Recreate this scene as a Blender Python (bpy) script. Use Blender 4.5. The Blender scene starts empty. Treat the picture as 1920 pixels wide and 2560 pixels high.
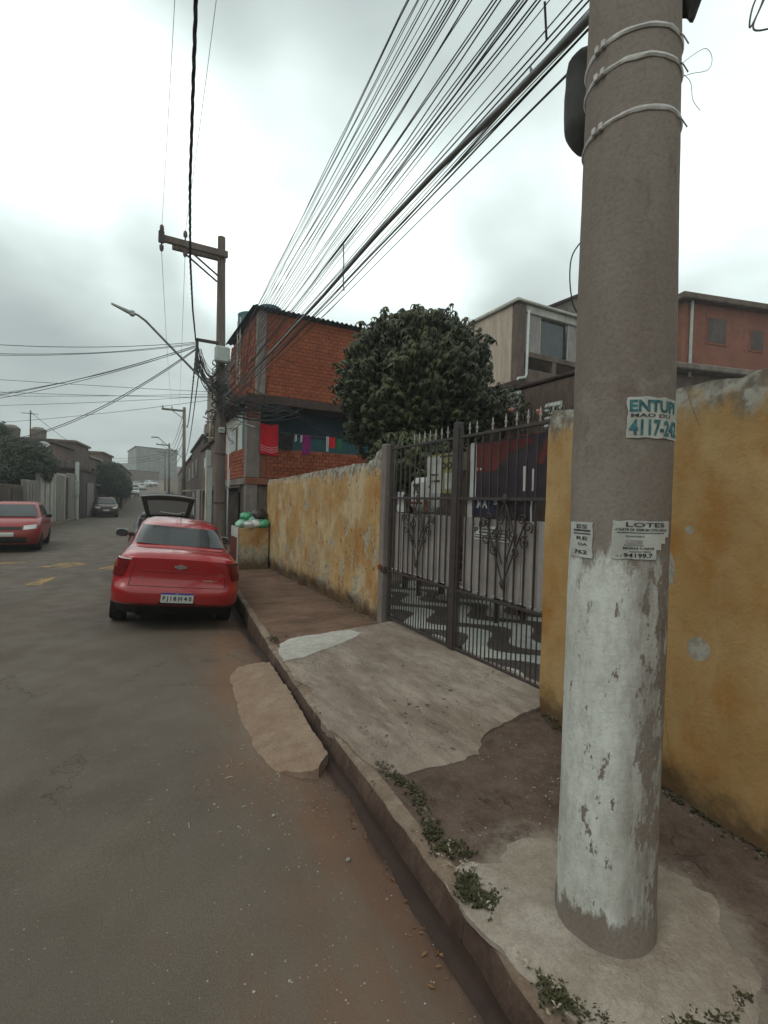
import bpy, bmesh, math, random
import numpy as np
from mathutils import Vector, Matrix, noise as mnoise
from mathutils.geometry import delaunay_2d_cdt, intersect_point_line
random.seed(7); rng=random.Random(7)
S=bpy.context.scene; COL=S.collection
# ------------------------------------------------------------------ camera
cam=bpy.data.cameras.new('camera'); camo=bpy.data.objects.new('camera',cam); COL.objects.link(camo)
cam.sensor_fit='VERTICAL'; cam.sensor_height=24.0; cam.sensor_width=18.0; cam.lens=1209/2560*24
cam.clip_start=0.05; cam.clip_end=2500
d1=Vector((318-960,-(1238-1280),-1209)).normalized()
d2=Vector((1318-960,-(1238+1000*math.tan(math.radians(1.6))-1280),-1209))
zz=d2.cross(d1).normalized(); xx=d1.cross(zz)
Rwc=Matrix((xx,d1,zz))            # rows are world axes seen from the camera: camera -> world
camo.matrix_world=Matrix.Translation((0,0,1.7)) @ Rwc.to_4x4()
S.camera=camo
# ------------------------------------------------------------------ world: overcast sky
W=bpy.data.worlds.new('World'); S.world=W; W.use_nodes=True
SUN_EL=math.radians(52); SUN_ROT=math.radians(250)
def build_world():
    nt=W.node_tree; nt.nodes.clear(); N=nt.nodes.new; L=nt.links.new
    out=N('ShaderNodeOutputWorld'); bg=N('ShaderNodeBackground'); L(bg.outputs[0],out.inputs[0]); bg.inputs[1].default_value=0.1
    sky=N('ShaderNodeTexSky'); sky.sky_type='NISHITA'; sky.sun_disc=False; sky.sun_elevation=SUN_EL; sky.sun_rotation=SUN_ROT
    sky.air_density=1.5; sky.dust_density=4
    geo=N('ShaderNodeTexCoord'); dirv=geo.outputs['Generated']
    sep=N('ShaderNodeSeparateXYZ'); L(dirv,sep.inputs[0])
    def M(op,a,b=None,c=None,clamp=False):
        n=N('ShaderNodeMath'); n.operation=op; n.use_clamp=clamp
        for i,v in enumerate((a,b,c)):
            if v is None: continue
            if hasattr(v,'links'): L(v,n.inputs[i])
            else: n.inputs[i].default_value=v
        return n.outputs[0]
    zc=M('ADD',M('MAXIMUM',sep.outputs[2],0.0),0.28)
    cx=N('ShaderNodeCombineXYZ'); L(M('DIVIDE',sep.outputs[0],zc),cx.inputs[0]); L(M('DIVIDE',sep.outputs[1],zc),cx.inputs[1])
    def noi(scale,detail,rough,off):
        m=N('ShaderNodeMapping'); m.inputs['Location'].default_value=off; L(cx.outputs[0],m.inputs[0])
        t=N('ShaderNodeTexNoise'); t.inputs['Scale'].default_value=scale; t.inputs['Detail'].default_value=detail; t.inputs['Roughness'].default_value=rough; t.inputs['Distortion'].default_value=.25
        L(m.outputs[0],t.inputs[0]); return t.outputs[0]
    n1=noi(0.9,4,.5,(3.1,1.7,0)); n2=noi(2.6,5,.55,(8,2,0))
    v=M('ADD',M('MULTIPLY',M('SUBTRACT',n1,.5),1.3),M('MULTIPLY',M('SUBTRACT',n2,.5),.5))
    # a few large soft cloud masses where the photograph shows them
    def lobe(d,ang,amp):
        dv=Vector(d).normalized(); vm=N('ShaderNodeVectorMath'); vm.operation='DOT_PRODUCT'; L(dirv,vm.inputs[0]); vm.inputs[1].default_value=dv
        mr=N('ShaderNodeMapRange'); mr.interpolation_type='SMOOTHERSTEP'; L(vm.outputs['Value'],mr.inputs[0])
        mr.inputs[1].default_value=math.cos(math.radians(ang)); mr.inputs[2].default_value=1.0; mr.inputs[3].default_value=0; mr.inputs[4].default_value=amp
        return mr.outputs[0]
    for d,a,amp in CLOUDS: v=M('ADD',v,lobe(d,a,amp))
    # low sky is greyer
    mr=N('ShaderNodeMapRange'); mr.interpolation_type='SMOOTHSTEP'; L(sep.outputs[2],mr.inputs[0]); mr.inputs[1].default_value=0.0; mr.inputs[2].default_value=.42; mr.inputs[3].default_value=-.08; mr.inputs[4].default_value=0.03
    v=M('ADD',v,mr.outputs[0])
    cr=N('ShaderNodeValToRGB'); L(M('ADD',v,.47),cr.inputs[0]); e=cr.color_ramp
    stops=[(0.0,(.36,.42,.415)),(.25,(.45,.52,.51)),(.48,(.575,.66,.64)),(.66,(.74,.85,.825)),(.82,(.92,1.05,1.02)),(1.0,(1.15,1.26,1.22))]
    e.elements[0].position=stops[0][0]; e.elements[0].color=(*stops[0][1],1); e.elements[1].position=stops[-1][0]; e.elements[1].color=(*stops[-1][1],1)
    for p,c in stops[1:-1]:
        x=e.elements.new(p); x.color=(*c,1)
    sc=N('ShaderNodeVectorMath'); sc.operation='SCALE'; L(cr.outputs[0],sc.inputs[0]); sc.inputs[3].default_value=10.0
    mx=N('ShaderNodeMix'); mx.data_type='RGBA'; mx.inputs[0].default_value=.96; L(sky.outputs[0],mx.inputs[6]); L(sc.outputs[0],mx.inputs[7])
    # below the horizon: dull ground light
    gm=N('ShaderNodeMapRange'); L(sep.outputs[2],gm.inputs[0]); gm.inputs[1].default_value=-.05; gm.inputs[2].default_value=0.0
    m2=N('ShaderNodeMix'); m2.data_type='RGBA'; L(gm.outputs[0],m2.inputs[0]); m2.inputs[6].default_value=(1.2,1.1,1.0,1); L(mx.outputs[2],m2.inputs[7])
    L(m2.outputs[2],bg.inputs[0])
def pxdir(u,v):    # a direction of the sky, used only to say where the cloud masses sit
    return Rwc @ Vector((u*1.1574-960,-(v*1.1574-1280),-1209))
CLOUDS=[(pxdir(170,330),19,.46),(pxdir(640,400),17,.42),(pxdir(-80,0),20,.40),(pxdir(560,600),9,.30),(pxdir(980,470),12,.22),(pxdir(900,650),10,.14),
        (pxdir(160,575),14,-.30),(pxdir(-60,640),13,-.16),(pxdir(520,90),21,-.30),(pxdir(900,60),14,-.15),(pxdir(1120,560),9,-.16),(pxdir(330,120),13,-.2),
        (pxdir(1050,330),10,-.08),(pxdir(1600,420),22,.26),(pxdir(120,860),15,.06),(pxdir(380,500),7,-.14)]
build_world()
sun=bpy.data.lights.new('sun','SUN'); sun.energy=0.6; sun.angle=math.radians(35); sun.color=(1,.96,.9)
suno=bpy.data.objects.new('sun',sun); COL.objects.link(suno); suno.rotation_euler=(math.radians(90)-SUN_EL,0,-math.radians(90)+math.radians(20)); suno.location=(0,0,30)
S.view_settings.view_transform='Standard'; S.view_settings.look='None'; S.view_settings.exposure=0.33; S.view_settings.gamma=1.0
S.view_settings.use_curve_mapping=False
S.render.engine='CYCLES'; S.cycles.max_bounces=6; S.cycles.diffuse_bounces=3; S.cycles.glossy_bounces=3; S.cycles.transmission_bounces=4; S.cycles.transparent_max_bounces=6

# ------------------------------------------------------------------ materials
MATS={}
class NT:
    def __init__(s,name,rough=.85,metal=0.,spec=.3):
        m=bpy.data.materials.new(name); m.use_nodes=True; s.m=m; s.nt=m.node_tree
        s.b=s.nt.nodes['Principled BSDF']; s.b.inputs['Roughness'].default_value=rough; s.b.inputs['Metallic'].default_value=metal
        s.b.inputs['Specular IOR Level'].default_value=spec
        s.tc=s.nt.nodes.new('ShaderNodeTexCoord'); s.vec=s.tc.outputs['Object']; MATS[name]=m
        g=s.nt.nodes.new('ShaderNodeNewGeometry'); s.geo=g; s.wpos=g.outputs['Position']
    def link(s,a,b): s.nt.links.new(a,b)
    def put(s,sock,v):
        if hasattr(v,'links'): s.link(v,sock)
        elif isinstance(v,(tuple,list)) and len(v)==3 and sock.type=='RGBA': sock.default_value=(*v,1)
        else: sock.default_value=v
    def M(s,op,a,b=None,c=None,clamp=False):
        n=s.nt.nodes.new('ShaderNodeMath'); n.operation=op; n.use_clamp=clamp
        for i,v in enumerate((a,b,c)):
            if v is not None: s.put(n.inputs[i],v)
        return n.outputs[0]
    def xyz(s,v=None):
        n=s.nt.nodes.new('ShaderNodeSeparateXYZ'); s.link(v or s.vec,n.inputs[0]); return n.outputs
    def noise(s,scale,detail=4,rough=.55,stretch=(1,1,1),off=(0,0,0),vec=None,dist=0.):
        mp=s.nt.nodes.new('ShaderNodeMapping'); mp.inputs['Scale'].default_value=stretch; mp.inputs['Location'].default_value=off; s.link(vec or s.wpos,mp.inputs[0])
        n=s.nt.nodes.new('ShaderNodeTexNoise'); n.inputs['Scale'].default_value=scale; n.inputs['Detail'].default_value=detail; n.inputs['Roughness'].default_value=rough; n.inputs['Distortion'].default_value=dist
        s.link(mp.outputs[0],n.inputs[0]); return n.outputs[0]
    def voro(s,scale,stretch=(1,1,1),feature='F1',vec=None,out=0):
        mp=s.nt.nodes.new('ShaderNodeMapping'); mp.inputs['Scale'].default_value=stretch; s.link(vec or s.wpos,mp.inputs[0])
        n=s.nt.nodes.new('ShaderNodeTexVoronoi'); n.feature=feature; n.inputs['Scale'].default_value=scale; s.link(mp.outputs[0],n.inputs[0]); return n.outputs[out]
    def step(s,x,a,b,lo=0.,hi=1.):
        n=s.nt.nodes.new('ShaderNodeMapRange'); n.interpolation_type='SMOOTHSTEP'; s.put(n.inputs[0],x)
        if a<=b: n.inputs[1].default_value=a; n.inputs[2].default_value=b; n.inputs[3].default_value=lo; n.inputs[4].default_value=hi
        else: n.inputs[1].default_value=b; n.inputs[2].default_value=a; n.inputs[3].default_value=hi; n.inputs[4].default_value=lo
        return n.outputs[0]
    def mix(s,f,a,b,mode='MIX'):
        n=s.nt.nodes.new('ShaderNodeMix'); n.data_type='RGBA'; n.blend_type=mode; s.put(n.inputs[0],f); s.put(n.inputs[6],a); s.put(n.inputs[7],b); return n.outputs[2]
    def color(s,c): s.put(s.b.inputs['Base Color'],c)
    def rough(s,c): s.put(s.b.inputs['Roughness'],c)
    def bump(s,h,strength=.3,dist=.01):
        n=s.nt.nodes.new('ShaderNodeBump'); n.inputs['Strength'].default_value=strength; n.inputs['Distance'].default_value=dist; s.put(n.inputs['Height'],h); s.link(n.outputs[0],s.b.inputs['Normal'])
    def rnd(s):
        n=s.nt.nodes.new('ShaderNodeObjectInfo'); return n.outputs['Random']
def simple(name,col,rough=.8,metal=0.,var=.25,scale=6,spec=.3,bump=.15,stretch=(1,1,1)):
    t=NT(name,rough,metal,spec); c=Vector(col)
    n=t.noise(scale,5,.6,stretch); f=t.step(n,.3,.7)
    t.color(t.mix(f,tuple(c*(1-var)),tuple(c*(1+var*.6))))
    if bump: t.bump(t.noise(scale*12,3,.6),bump,.004)
    return t.m
def dirty(name,col,dirt,rough=.85,scale=3,amt=.5,streak=(5,5,.5),bump=.25,spec=.25,metal=0.):
    t=NT(name,rough,metal,spec); c=Vector(col)
    a=t.mix(t.step(t.noise(scale,5,.6),.3,.7),tuple(c*.8),tuple(c*1.1))
    s1=t.step(t.noise(scale*1.2,6,.65,streak,(2,5,1)),.42,.72,0,amt)
    a=t.mix(s1,a,dirt)
    s2=t.step(t.noise(scale*5,4,.7,off=(4,4,4)),.5,.75,0,amt*.6)
    a=t.mix(s2,a,tuple(Vector(dirt)*.7)); t.color(a)
    t.bump(t.M('ADD',t.noise(scale*20,4,.6),t.M('MULTIPLY',s1,.6)),bump,.006)
    return t.m

def mat_asphalt():
    t=NT('asphalt',.82,0,.3)
    base=t.mix(t.step(t.noise(.7,5,.6),.3,.7),(.112,.086,.066),(.165,.130,.100))
    base=t.mix(t.step(t.noise(.5,4,.6,off=(9,2,0)),.5,.7,0,.4),base,(.115,.078,.062))
    # lengthwise wheel wear
    base=t.mix(t.step(t.noise(1.3,3,.5,(1.2,.12,1),(5,0,0)),.4,.65,0,.35),base,(.16,.133,.11))
    fine=t.noise(150,3,.75); base=t.mix(t.step(fine,.32,.7,0,.62),base,(.060,.048,.039)); base=t.mix(t.step(t.noise(60,3,.7,off=(3,3,3)),.55,.75,0,.4),base,(.22,.185,.155))
    sp=t.voro(110); base=t.mix(t.step(sp,.16,.05,0,.28),base,(.27,.24,.2))
    # reddish silt along the gutter
    x=t.xyz(t.wpos); g=t.M('ADD',t.M('MULTIPLY',t.M('SUBTRACT',t.noise(1.6,5,.6,(1,.45,1)),.5),1.5),t.M('SUBTRACT',x[0],t.M('MULTIPLY',x[1],.05)))
    silt=t.step(g,.05,1.05,0,.85); base=t.mix(silt,base,t.mix(t.step(t.noise(2.5,6,.7,(1.6,.3,1),(4,4,0)),.4,.62),(.19,.098,.056),(.17,.125,.088)))
    kx=t.M('ADD',t.M('ADD',1.12,t.M('MULTIPLY',x[1],.03)),t.M('MULTIPLY',t.M('MULTIPLY',x[1],x[1]),.0045)); ds=t.M('SUBTRACT',kx,x[0])
    dn=t.M('ADD',ds,t.M('MULTIPLY',t.M('SUBTRACT',t.noise(5,6,.7,(1,.5,1),(3,1,0)),.5),.22)); near=t.step(x[1],16,9)
    base=t.mix(t.M('MULTIPLY',t.step(dn,.42,.10,0,.62),near),base,(.085,.045,.032)); base=t.mix(t.M('MULTIPLY',t.step(dn,.14,.07,0,.8),near),base,(.040,.022,.016))
    base=t.mix(t.step(t.noise(9,5,.7,off=(7,0,0)),.62,.75,0,.35),base,(.06,.04,.032))
    blot=t.step(t.noise(2.2,2,.4,off=(1,9,3)),.70,.78,0,.5); base=t.mix(blot,base,(.045,.032,.027))
    # chalky scuffs and pale dusty streaks across the lane
    base=t.mix(t.step(t.noise(1.5,6,.65,(1,.35,1),(11,4,0)),.56,.78,0,.42),base,(.21,.18,.15))
    base=t.mix(t.step(t.noise(7,6,.75,(.35,2.2,1),(3,14,0)),.66,.74,0,.35),base,(.26,.23,.2))
    wv=t.nt.nodes.new('ShaderNodeVectorMath'); wv.operation='ADD'; nn=t.nt.nodes.new('ShaderNodeTexNoise'); nn.inputs['Scale'].default_value=1.5; nn.inputs['Detail'].default_value=7; nn.inputs['Roughness'].default_value=.65; t.link(t.wpos,nn.inputs[0]); t.link(t.wpos,wv.inputs[0]); t.link(nn.outputs['Color'],wv.inputs[1])
    ck=t.M('MULTIPLY',t.step(t.voro(.55,feature='DISTANCE_TO_EDGE',vec=wv.outputs[0]),.0065,.002),t.step(t.noise(.9,3,.5,off=(2,2,2)),.46,.56)); base=t.mix(t.M('MULTIPLY',ck,.55),base,(.03,.022,.017))
    t.color(base); t.rough(t.step(t.noise(3,3,.5),.3,.7,.68,.92)); t.bump(t.M('ADD',fine,t.M('MULTIPLY',t.noise(25,3,.5),.8)),.55,.006); return t.m
def mat_concrete(name,lo,hi,stain,amt=.5,scale=1.3,crack=True,streak=(1,1,1),chips=(.5,.45,.38),smear=None):
    t=NT(name,.88,0,.25)
    base=t.mix(t.step(t.noise(scale,6,.62,streak),.32,.68),lo,hi)
    base=t.mix(t.step(t.noise(scale*1.9,6,.7,streak,(9,3,1)),.45,.72,0,amt),base,stain)
    base=t.mix(t.step(t.noise(scale*5,7,.72,streak,(2,7,5)),.38,.68,0,.55),base,tuple(Vector(stain)*.9))
    base=t.mix(t.step(t.noise(scale*3.2,7,.7,streak,(17,1,5)),.50,.72,0,.5),base,tuple(Vector(hi)*1.12))
    base=t.mix(t.step(t.noise(90,4,.75),.35,.75,0,.45),base,tuple(Vector(lo)*.5))
    base=t.mix(t.step(t.voro(70),.17,.06,0,.5),base,tuple(Vector(lo)*.35))
    base=t.mix(t.step(t.noise(22,5,.75,off=(3,8,2)),.64,.72,0,.4),base,chips)
    h=t.M('ADD',t.noise(50,5,.65),t.M('MULTIPLY',t.noise(7,4,.6),1.2))
    if crack:
        c=t.nt.nodes.new('ShaderNodeMapping'); t.link(t.wpos,c.inputs[0])
        ad=t.nt.nodes.new('ShaderNodeVectorMath'); ad.operation='ADD'; nn=t.nt.nodes.new('ShaderNodeTexNoise'); nn.inputs['Scale'].default_value=4; nn.inputs['Detail'].default_value=5; t.link(t.wpos,nn.inputs[0])
        sc=t.nt.nodes.new('ShaderNodeVectorMath'); sc.operation='SCALE'; sc.inputs[3].default_value=.26; t.link(nn.outputs['Color'],sc.inputs[0]); t.link(c.outputs[0],ad.inputs[0]); t.link(sc.outputs[0],ad.inputs[1])
        v=t.voro(1.1,feature='DISTANCE_TO_EDGE',vec=ad.outputs[0]); k=t.M('MULTIPLY',t.step(v,.008,.002),t.step(t.noise(2.6,5,.7,off=(6,6,6)),.54,.62))
        base=t.mix(t.M('MULTIPLY',k,.45),base,(.04,.028,.02)); h=t.M('SUBTRACT',h,t.M('MULTIPLY',k,.8))
    if smear:
        xs_=t.xyz(t.wpos); dx=t.M('SUBTRACT',xs_[0],1.60); dy=t.M('SUBTRACT',xs_[1],1.17); d=t.M('SQRT',t.M('ADD',t.M('MULTIPLY',dx,dx),t.M('MULTIPLY',dy,dy)))
        sn=t.M('ADD',d,t.M('MULTIPLY',t.M('SUBTRACT',t.noise(7,6,.75,off=(1,1,1)),.5),.45)); base=t.mix(t.step(sn,.60,.45,0,.6),base,smear)
    t.color(base); t.bump(h,.75,.011); return t.m
def mat_yellow():
    t=NT('ochre_plaster',.9,0,.2)
    x=t.xyz(t.wpos)
    base=t.mix(t.step(t.noise(1.1,5,.6),.35,.68),(.37,.22,.085),(.49,.33,.155))
    base=t.mix(t.step(t.noise(11,7,.75,off=(9,9,1)),.45,.72,0,.35),base,(.24,.145,.06))
    far=t.step(x[1],2.8,5.6); base=t.mix(t.M('MULTIPLY',far,t.step(t.noise(1.6,7,.68,(1,1,.7),(6,6,2)),.46,.62,0,.75)),base,(.52,.42,.27))
    base=t.mix(t.step(t.noise(2.2,5,.6,(1,1,.8),(4,2,0)),.50,.70,0,.8),base,(.33,.145,.032))
    base=t.mix(t.step(t.noise(4,6,.65,(1,1,.25),(1,7,3)),.5,.75,0,.45),base,(.47,.36,.2))
    # drip streaks
    s=t.step(t.noise(9,7,.72,(1.6,1.6,.11),(0,3,5)),.56,.70,0,.8); base=t.mix(t.M('MULTIPLY',s,t.step(x[1],2.5,5.5,.12,1)),base,(.15,.085,.035))
    # bare render near the top and peeled spots
    tn=t.M('ADD',x[2],t.M('MULTIPLY',t.M('SUBTRACT',t.noise(5,6,.7,(1,1,.5)),.5),.75))
    tn=t.M('ADD',tn,t.step(x[1],2.8,5.6,-.04,.10)); topm=t.step(tn,2.12,2.30); base=t.mix(topm,base,t.mix(t.step(t.noise(9,4,.6),.4,.6),(.16,.13,.1),(.36,.34,.29)))
    pl=t.noise(2.6,6,.68,(1,1,.6),(12,1,3)); low=t.step(x[2],1.5,.3,0,.09)
    peel=t.M('MULTIPLY',t.step(t.M('ADD',pl,low),.59,.64),t.step(x[1],2.8,5.6,.05,1)); base=t.mix(t.M('MULTIPLY',peel,.85),base,t.mix(t.step(t.noise(20,4,.6),.4,.6),(.25,.235,.185),(.40,.385,.31)))
    # damp grime above the ground
    gn=t.M('ADD',x[2],t.M('MULTIPLY',t.M('SUBTRACT',t.noise(6,5,.7),.5),.45)); gr=t.step(gn,.42,.17,0,.85); base=t.mix(gr,base,(.075,.045,.025))
    for cy_,cz_,ry_,rz_ in ((1.43,.985,.06,.06),(1.62,1.37,.05,.10),(1.5,1.60,.022,.022),(.95,.80,.03,.03)):
        ey=t.M('DIVIDE',t.M('SUBTRACT',x[1],cy_),ry_); ez=t.M('DIVIDE',t.M('SUBTRACT',x[2],cz_),rz_); de=t.M('ADD',t.M('SQRT',t.M('ADD',t.M('MULTIPLY',ey,ey),t.M('MULTIPLY',ez,ez))),t.M('MULTIPLY',t.M('SUBTRACT',t.noise(22,5,.7),.5),.9))
        base=t.mix(t.step(de,1.08,.92,0,.9),base,t.mix(t.step(t.noise(30,4,.6),.4,.6),(.27,.25,.21),(.37,.36,.31)))
    hc=t.M('MULTIPLY',t.step(t.voro(1.3,(1,1,.5),feature='DISTANCE_TO_EDGE'),.004,.001),t.step(t.noise(1.3,4,.6,off=(5,5,5)),.5,.58)); base=t.mix(t.M('MULTIPLY',hc,.5),base,(.08,.05,.03))
    # small dark pocks
    pk=t.M('MULTIPLY',t.step(t.noise(16,4,.6,(1,1,.6),(2,2,9)),.63,.66),t.step(x[1],2.8,5.2,.05,1)); base=t.mix(t.M('MULTIPLY',pk,.85),base,(.05,.03,.02))
    t.color(base)
    h=t.M('ADD',t.noise(40,5,.65),t.M('MULTIPLY',t.noise(6,4,.6),1.5)); h=t.M('SUBTRACT',h,t.M('MULTIPLY',t.M('ADD',peel,pk),1.2)); t.bump(h,.5,.01); return t.m
def mat_pole():
    t=NT('pole_concrete_whitewash',.88,0,.2)
    x=t.xyz(); n=t.noise(3.2,6,.65,(1,1,.8),vec=t.vec)
    con=t.mix(t.step(t.noise(2.2,5,.6,(1,1,.3),vec=t.vec),.3,.7),(.188,.152,.127),(.262,.222,.190))
    con=t.mix(t.step(t.noise(70,3,.7,vec=t.vec),.4,.8,0,.4),con,(.09,.07,.055))
    con=t.mix(t.step(t.noise(6,5,.7,(1,1,.35),(3,1,1),vec=t.vec),.56,.72,0,.5),con,(.07,.045,.035))
    mid=t.M('MULTIPLY',t.step(x[2],1.5,1.8),t.step(x[2],2.1,1.95)); con=t.mix(t.M('MULTIPLY',t.M('MULTIPLY',mid,t.step(t.noise(14,5,.7,vec=t.vec),.5,.65)),.35),con,(.3,.27,.23))
    ang=t.M('ARCTAN2',x[1],x[0])        # -pi..pi round the pole; worn on the street-wall side
    white=t.mix(t.step(t.noise(5,5,.6,(1,1,.5),vec=t.vec),.3,.7),(.50,.50,.45),(.63,.64,.60))
    white=t.mix(t.step(t.M('ABSOLUTE',t.M('SUBTRACT',ang,-1.25)),.65,1.25,.8,0),white,t.mix(t.step(t.noise(12,6,.7,(1.5,1.5,.3),vec=t.vec),.4,.6),(.20,.17,.15),(.40,.38,.35)))
    white=t.mix(t.step(t.noise(9,5,.7,(2,2,.3),(7,1,1),vec=t.vec),.5,.8,0,.5),white,(.33,.30,.26))
    top=t.step(t.M('ADD',x[2],t.M('MULTIPLY',t.M('SUBTRACT',t.noise(6,7,.75,(1.4,1.4,.6),vec=t.vec),.5),.55)),1.40,1.31)
    bot=t.step(t.M('ADD',x[2],t.M('MULTIPLY',t.M('SUBTRACT',t.noise(7,6,.75,(1.3,1.3,.5),vec=t.vec),.5),.42)),.10,.15)
    wear=t.step(t.M('ABSOLUTE',t.M('SUBTRACT',ang,-1.25)),.6,1.2,.125,0)
    chipn=t.M('ADD',t.noise(9,6,.72,(1.3,1.3,.55),(1,4,8),vec=t.vec),wear)
    chip=t.step(chipn,.645,.61)
    pin=t.step(t.noise(30,4,.7,(1,1,.45),(5,5,5),vec=t.vec),.69,.66)
    f=t.M('MULTIPLY',t.M('MULTIPLY',top,bot),t.M('MULTIPLY',chip,pin))
    t.color(t.mix(t.M('MULTIPLY',f,t.step(t.noise(26,6,.8,(1,1,.5),(2,9,1),vec=t.vec),.3,.62,.62,1)),con,white)); t.bump(t.M('ADD',t.M('MULTIPLY',f,.7),t.M('ADD',t.noise(60,4,.6,vec=t.vec),t.noise(12,4,.6,vec=t.vec))),.45,.006); return t.m
def mat_brick():
    t=NT('brick_clay',.9,0,.2)
    r=t.rnd(); base=t.mix(r,(.235,.062,.030),(.33,.098,.045))
    base=t.mix(t.step(t.noise(.8,5,.6),.35,.7,0,.7),base,(.24,.062,.03)); base=t.mix(t.step(t.noise(1.6,6,.7,(1,1,.35),(3,3,3)),.5,.72,0,.6),base,(.15,.05,.03)); base=t.mix(t.step(t.noise(10,5,.7),.5,.75,0,.5),base,(.12,.045,.03)); base=t.mix(t.step(t.noise(3,6,.75,off=(8,8,8)),.62,.72,0,.5),base,(.38,.2,.13))
    t.color(base); t.bump(t.noise(60,4,.6),.4,.006); return t.m
def mat_brick_stuff():
    t=NT('brick_clay_island',.9,0,.2)
    base=t.mix(t.geo.outputs['Random Per Island'],(.20,.048,.024),(.30,.085,.04))
    base=t.mix(t.step(t.noise(10,5,.7),.5,.75,0,.5),base,(.11,.04,.025)); t.color(base); t.bump(t.noise(60,4,.6),.4,.006); return t.m
def mat_leaf(name,lo,hi):
    t=NT(name,.5,0,.3)
    base=t.mix(t.geo.outputs['Random Per Island'],lo,hi); base=t.mix(t.step(t.noise(1.2,3,.5),.35,.7,0,.5),base,tuple(Vector(lo)*.6)); t.color(base)
    t.b.inputs['Transmission Weight'].default_value=0.0; t.b.inputs['Subsurface Weight'].default_value=0.0
    return t.m
def mat_paint(name,col,rough=.25,coat=.6):
    t=NT(name,rough+.12,0,.5); c=Vector(col)
    f=t.step(t.noise(3,4,.6),.35,.7); b=t.mix(f,tuple(c*.9),col)
    z=t.xyz(t.vec)[2]; b=t.mix(t.M('MULTIPLY',t.step(z,.75,.2,0,.55),t.step(t.noise(8,5,.7),.3,.7)),b,(.09,.06,.045)); t.color(b)
    t.b.inputs['Coat Weight'].default_value=coat; t.b.inputs['Coat Roughness'].default_value=.08; return t.m
def mat_glass(name,col=(.03,.032,.034)):
    t=NT(name,.06,0,.6); t.color(t.mix(t.step(t.noise(1.5,3,.5),.3,.7),col,tuple(Vector(col)*1.6))); t.rough(t.step(t.noise(6,4,.6),.3,.7,.04,.16)); return t.m
def mat_tile():
    # two-tone pattern of mosaic floor tiles: pale blobs on dark, joints come from the geometry
    t=NT('mosaic_floor_tile',.6,0,.35)
    x=t.xyz(t.wpos); a=t.M('SINE',t.M('MULTIPLY',x[1],8.2)); b=t.M('SINE',t.M('ADD',t.M('MULTIPLY',x[0],9.5),t.M('MULTIPLY',t.M('SINE',t.M('MULTIPLY',x[1],5.2)),2.2)))
    f=t.step(b,-.12,-.02); base=t.mix(f,(.06,.048,.045),(.46,.46,.42)); base=t.mix(t.step(t.noise(6,5,.7),.5,.75,0,.4),base,(.14,.11,.09))
    v=t.voro(26,feature='DISTANCE_TO_EDGE'); base=t.mix(t.step(v,.05,.015,0,.45),base,(.12,.1,.085)); t.color(base); t.bump(t.step(v,0,.08),.3,.003); return t.m
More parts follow.
